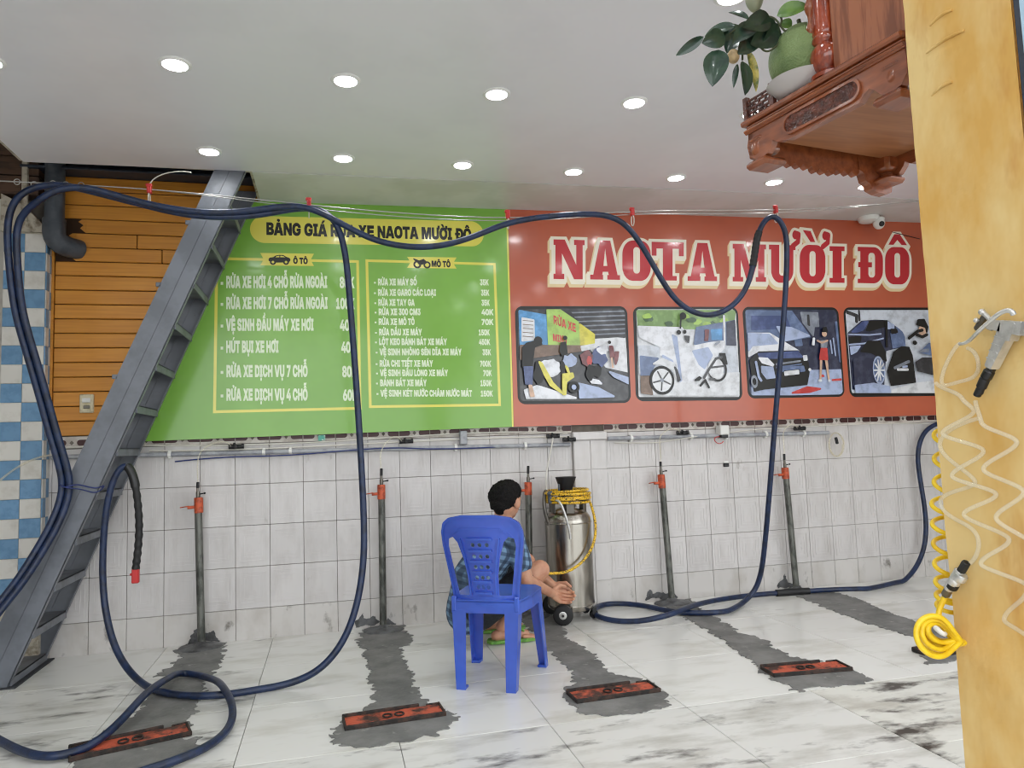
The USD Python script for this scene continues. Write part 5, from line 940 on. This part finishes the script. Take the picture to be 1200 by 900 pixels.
# ---------------------------------------------------------------- the altar shelf
AO = np.array([2.037, -3.185, 0.0]); AU = np.array([.989, .146, 0]); AV = np.array([.147, -.989, 0]); LU, LV = .452, .415
AV = np.array([.19, -.981, 0])
def L(a, b_, z): return AO+a*AU+b_*AV+np.array([0, 0, z])
def aloc(m): v = m.vertices; return TM(AO+v[:, :1]*AU+v[:, 1:2]*AV+v[:, 2:]*np.array([0, 0, 1]), m.faces[:, ::-1])
al = thing('altar_shelf', 'carved reddish wooden altar shelf mounted high beside the yellow pillar', 'altar', L(.2, .2, 1.8))
def abox(a0, a1, b0, b1, z0, z1, e=.003): return aloc(rbox(a0, a1, b0, b1, z0, z1, e))
part(al, 'top_board', cat(abox(-.022, LU+.022, -.045, LV, 1.915, 1.930, .004), abox(-.014, LU+.014, -.035, LV, 1.903, 1.916, .005)), m_rosewood, 30)
part(al, 'underside_board', abox(.01, LU-.01, .005, LV, 1.868, 1.878), m_lightwood)
def side_prof(): return Polygon([(-.03, 1.905), (-.03, 1.885), (-.036, 1.862), (-.03, 1.838), (-.012, 1.822), (.012, 1.816), (.03, 1.822), (.045, 1.838), (.05, 1.848), (.066, 1.836), (.082, 1.836), (.10, 1.829), (.30, 1.829), (.312, 1.842), (.325, 1.848), (.338, 1.838), (.352, 1.822), (.372, 1.816), (.398, 1.822), (.412, 1.84), (.414, 1.87), (.41, 1.905)])
def along_v(pg, a0, h):      # polygon in (b, z), thickness h along a
    m = extr(pg, h); v = m.vertices; return aloc(TM(np.stack([a0+v[:, 2], v[:, 0], v[:, 1]], 1), m.faces))
def along_u(pg, b0, h):
    m = extr(pg, h); v = m.vertices; return aloc(TM(np.stack([v[:, 0], b0+v[:, 2], v[:, 1]], 1), m.faces[:, ::-1]))
def bead(z, out=0.0, r=.0045): return tube([L(-.012-out, b_, z) for b_ in np.linspace(-.035, LV, 12)], r, 10)
sp = side_prof()
part(al, 'side_apron', cat(along_v(sp, -.010, .018), bead(1.897), bead(1.9, .004, .004)), m_rosewood, 25)
pan = sbox(.095, 1.842, .30, 1.882); stad = LineString([(.113, 1.862), (.283, 1.862)]).buffer(.019, 10)
fr = stad.buffer(.006, 10).difference(stad)
part(al, 'panel_frame', along_v(fr, -.016, .008), m_rosewood, 25)
m = extr(stad.segmentize(.004), .003).subdivide_to_size(.0045); v = m.vertices; top_ = v[:, 2] > .0015
v[:, 2] += np.where(top_, 0, -.006*(meshkit.fbm(np.c_[v[:, :2]*95, 0*v[:, 0]], 3, 7)-.35))
part(al, 'carved_panel', aloc(TM(np.stack([-.0125+v[:, 2], v[:, 0], v[:, 1]], 1), m.faces)), m_rosedark, 60)
part(al, 'side_apron', along_v(sp, LU-.008, .018), m_rosewood, 25)
sc = [(-.01, 1.905), (-.01, 1.83)]+[(.02+.0, 1.822), (.06, 1.818), (.075, 1.828), (.09, 1.832)]
for k in range(9): c0 = .095+.0285*k; sc += [(c0+.004, 1.824-.006*(k in (3, 4, 5))), (c0+.014, 1.818-.006*(k in (3, 4, 5))), (c0+.024, 1.825-.006*(k in (3, 4, 5))), (c0+.0285, 1.834)]
sc += [(.37, 1.835), (.385, 1.82), (.40, 1.812), (LU+.01, 1.815), (LU+.01, 1.905)]
sc = list(Polygon(sc).buffer(0).buffer(.004, 6).buffer(-.008, 6).buffer(.004, 6).exterior.coords)[:-1]
part(al, 'front_apron', along_u(Polygon(sc).buffer(0), -.030, .016), m_rosewood, 25)
part(al, 'back_apron', along_u(sbox(.01, 1.83, LU-.01, 1.905), LV-.018, .016), m_rosewood)
def foot(a, b_, sa, sb, big):
    prof = [(0, 1.90), (.03, 1.90), (.036, 1.88), (.03, 1.855), (.038, 1.84), (.044, 1.828), (.04, 1.812), (.026, 1.806), (.0, 1.806)]
    ms = [abox(a-.026, a+.026, b_-.028, b_+.028, 1.83, 1.905, .010), aloc(ell((a+sa*.008, b_+sb*.008, 1.85), (.024, .026, .034), 3)), abox(a-.026+sa*.006, a+.026+sa*.006, b_-.028+sb*.006, b_+.028+sb*.006, 1.86, 1.885, .011), abox(a-.036-(.006 if sa < 0 else 0), a+.034, b_-.036, b_+.036, 1.797, 1.817, .0085)]
    if big: ms += [along_u(Polygon([(a-.09, 1.9), (a-.085, 1.835), (a-.07, 1.828), (a-.064, 1.808), (a-.05, 1.80), (a-.044, 1.786), (a-.02, 1.778), (a+.01, 1.776), (a+.03, 1.784), (a+.034, 1.80), (a+.03, 1.812), (a+.04, 1.826), (a+.036, 1.845), (a+.03, 1.9)]).buffer(.004, 6).buffer(-.004, 6), b_-.034, .024)]
    return cat(*ms)
for a, b_, sa, sb, big in ((.018, .0, -1, -1, 0), (.02, LV-.045, -1, 1, 0), (LU-.02, .0, 1, -1, 1), (LU-.02, LV-.045, 1, 1, 0)): part(al, 'foot', foot(a, b_, sa, sb, big), m_rosewood, 40)
# low fretwork rail round the corner
def fret(p0, p1, h=.052):
    p0, p1 = np.array(p0), np.array(p1); ms = []; W_ = np.linalg.norm(p1-p0); d = (p1-p0)/W_; nn = np.array([-d[1], d[0]])
    def fb(s0, s1, z0, z1, t=.006):
        c = p0+d*(s0+s1)/2; m = rbox(-(s1-s0)/2, (s1-s0)/2, -t/2, t/2, z0, z1, .001); T = np.eye(4); T[:2, :2] = np.array([d, nn]).T; T[:2, 3] = c; m.apply_transform(T); ms.append(m)
    for z in (0, .012, .024, .036, h-.006): fb(0, W_, 1.932+z, 1.932+z+.005)
    n_ = max(2, int(W_/.018))
    for r_ in range(4):
        for k in range(n_+1):
            s0 = k*W_/n_+(.5*W_/n_ if r_ % 2 else 0)
            if s0 < W_: fb(max(0, s0-.0025), min(W_, s0+.0025), 1.934+.012*r_, 1.934+.012*(r_+1))
    for s0 in (0, W_): fb(s0-.007, s0+.007, 1.93, 1.932+h+.008, .013)
    return aloc(cat(*ms))
part(al, 'rail', fret((-.006, -.034), (-.006, .055)), m_rosedark); part(al, 'rail', fret((-.006, -.034), (.10, -.034)), m_rosedark); part(al, 'rail', fret((LU-.10, -.034), (LU+.006, -.034)), m_rosedark); part(al, 'rail', fret((LU+.006, -.034), (LU+.006, .055)), m_rosedark)
colp = [(.0001, 1.93), (.036, 1.93), (.038, 1.938), (.026, 1.945), (.024, 1.95), (.034, 1.965), (.0375, 1.98), (.036, 1.995), (.028, 2.008), (.026, 2.012), (.031, 2.018), (.031, 2.026), (.0275, 2.032), (.0295, 2.038), (.029, 2.05), (.0285, 2.5), (.0001, 2.5)]
for a in (.014, LU-.014): 
    c_ = part(al, 'column', lathe(colp, 32, L(a, .205, 0)), m_redcol, 40)
    part(c_, 'carved_dragon', tube([L(a, .205, z)+.030*np.array([math.cos(q), math.sin(q), 0]) for q, z in zip(np.linspace(2.2, 5.6, 50), np.linspace(2.045, 2.48, 50))], .009+.004*np.sin(np.arange(50)*1.1), 9), m_rosewood, 60)
part(al, 'side_wall', abox(-.004, .008, .235, LV, 1.93, 2.52), mat('cabinet_panel', s(158, 96, 64), s(124, 70, 44), scale=9, stretch=(5, 5, .5), rough=.25, coat=.6), label='plain reddish side wall of the altar'); part(al, 'side_wall', abox(LU-.008, LU+.004, .235, LV, 1.93, 2.52), m_rosewood)
part(al, 'back_wall', abox(0, LU, LV-.012, LV, 1.93, 2.52), m_rosewood); part(al, 'roof_board', abox(-.03, LU+.03, -.04, LV, 2.50, 2.53), m_rosewood)
part(al, 'wall_bracket', cat(*[rod(L(a, LV-.02, 1.885), L(a, LV-.02, 1.885)*[1, 0, 1]+[0, -3.652, 0], .008, 10) for a in (.06, .20)]), m_black_rust, 40)
dc = np.array([2.092, -3.298, 1.931])
dish = thing('porcelain_dish', 'white porcelain dish on the altar shelf under the green fruit', 'dish', dc)
part(dish, 'bowl', lathe([(.0001, 0), (.035, 0), (.036, .004), (.05, .007), (.07, .018), (.086, .034), (.088, .036), (.085, .036), (.068, .022), (.045, .011), (.0001, .010)], 40, dc), m_china, 60)
part(dish, 'foot_ring', lathe([(.03, -.0005), (.036, -.0005), (.036, .006), (.03, .006)], 32, dc), m_china, 40)
pm = np.array([2.090, -3.298, 2.026]); po = thing('pomelo', 'large green pomelo resting in the dish on the altar', 'fruit', pm)
m = trimesh.creation.icosphere(4, 1.0); v = m.vertices.copy(); rr = 1+.012*(meshkit.fbm(v*14, 3, 1)-.5); v = v*rr[:, None]*[.078, .078, .084]; v[:, :2] *= (1-.12*np.clip(v[:, 2:]/.084, 0, 1)**2); part(po, 'rind', TM(v+pm, m.faces), m_pomelo, True)
part(po, 'stalk', rod(pm+[0, 0, .08], pm+[-.004, 0, .10], .005, 10), m_stem, 40)
br = thing('leafy_branch', 'sprig of dark glossy leaves sticking out from the altar', 'branch', D0 := CAM+1.72*ray(915, 30))
KL = lambda x, y, d=1.72: CAM+d*ray(780+x/6.667, y/6.667)
def leaf(b0, tip, w, m, d0=1.72, d1=1.70, droop=.10, roll=0.35, seed=0):
    w *= 1.25; a, t_ = KL(*b0, d0), KL(*tip, d1); ax = t_-a; Ln = np.linalg.norm(ax); ax /= Ln; vd = -FWD; sd = np.cross(ax, vd); sd /= np.linalg.norm(sd); nr = np.cross(sd, ax)
    sd2 = sd*math.cos(roll)+nr*math.sin(roll); nr2 = np.cross(sd2, ax); wm = w/6.667/FPX*d0/max(.5, math.cos(roll)); vs = []; n1, n2_ = 11, 5
    for i in range(n1+1):
        s_ = i/n1; hw = wm/2*math.sin(math.pi*min(1, s_**.85))**.75 if 0 < s_ < 1 else .0004
        for j in range(n2_): 
            e = (j/(n2_-1)*2-1); vs.append(a+ax*Ln*s_+sd2*hw*e+nr2*(abs(e)*hw*.35-droop*Ln*(s_-.5)**2*2+.04*hw*math.sin(7*s_+seed)*e))
    vs = np.array(vs); f = []
    for i in range(n1):
        for j in range(n2_-1):
            q = [i*n2_+j, i*n2_+j+1, (i+1)*n2_+j+1, (i+1)*n2_+j]; f += [[q[0], q[1], q[2]], [q[0], q[2], q[3]]]
    N_ = len(vs); f = np.array(f); vb = vs-nr2*.0008
    return part(br, 'leaf', TM(np.vstack([vs, vb]), np.vstack([f, f[:, ::-1]+N_])), m, True)
LV_ = [((300, 285), (82, 435), 62, m_leaf, 1.72, 1.74), ((545, 190), (305, 275), 75, m_leaf, 1.73, 1.75), ((470, 285), (288, 335), 120, m_leaf, 1.70, 1.69), ((415, 380), (365, 668), 150, m_leaf, 1.70, 1.69), ((610, 470), (632, 738), 92, m_leaf, 1.70, 1.69), ((650, 380), (718, 712), 62, m_leafy, 1.72, 1.73), ((560, 495), (530, 684), 34, m_leaf, 1.72, 1.72),
       ((830, 150), (610, 205), 130, m_leaf, 1.71, 1.68), ((710, 175), (530, 330), 115, m_leaf, 1.71, 1.68), ((880, 200), (670, 345), 150, m_leaf, 1.73, 1.71), ((870, 115), (1122, 38), 105, m_leaf2, 1.72, 1.70), ((650, 140), (492, 88), 52, m_leaf, 1.74, 1.77), ((985, 205), (900, 165), 64, m_leaf2, 1.75, 1.76), ((720, 130), (757, 75), 42, m_leaf, 1.75, 1.76), ((905, 225), (760, 350), 120, m_leaf, 1.74, 1.72), ((650, 320), (570, 420), 100, m_leaf, 1.71, 1.70), ((600, 210), (440, 300), 100, m_leaf, 1.75, 1.75), ((740, 200), (640, 420), 110, m_leaf, 1.74, 1.72), ((560, 250), (480, 410), 110, m_leaf, 1.74, 1.73)]
for k, (a, t_, w, m, d0, d1) in enumerate(LV_): leaf(a, t_, w, m, d0, d1, .10, (.3, -.4, .15, -.25, .5)[k % 5], k)
for st in ([(945, 250), (890, 190), (830, 135), (690, 148), (560, 220), (440, 300)], [(890, 200), (905, 150), (880, 110)], [(830, 140), (760, 120), (715, 130)], [(560, 220), (590, 330), (600, 470)], [(945, 250), (800, 400), (740, 365)]):
    part(br, 'twig', tube(spline([KL(*q, 1.725+.003*i) for i, q in enumerate(st)], 24), .0024, 8), m_stem, 60)
m = ell((0, 0, 0), (.014, .014, .017), 3); m.apply_translation(KL(530, 440, 1.715)); part(br, 'dry_fruit', m, m_bud, True, label='pale withered fruit among the leaves')
m = ell((0, 0, 0), (.021, .021, .030), 3); v = m.vertices; v[:, :2] *= 1+.25*(v[:, 2:]/.03); m = TM(v+KL(695, 5, 1.76), m.faces); part(br, 'unripe_fruit', m, m_mango, True, label='grey green fruit at the top edge')

p = W(377, 513, -.016); single('paper_scrap', rbox(p[0]-.022, p[0]+.022, -.0165, -.0150, p[2]-.018, p[2]+.018, .0006), mat('teal_print', s(84, 168, 150), s(220, 230, 220), scale=45, lo=.5, hi=.56, rough=.5), 'small teal and white paper scrap under the green board edge', 'paper')
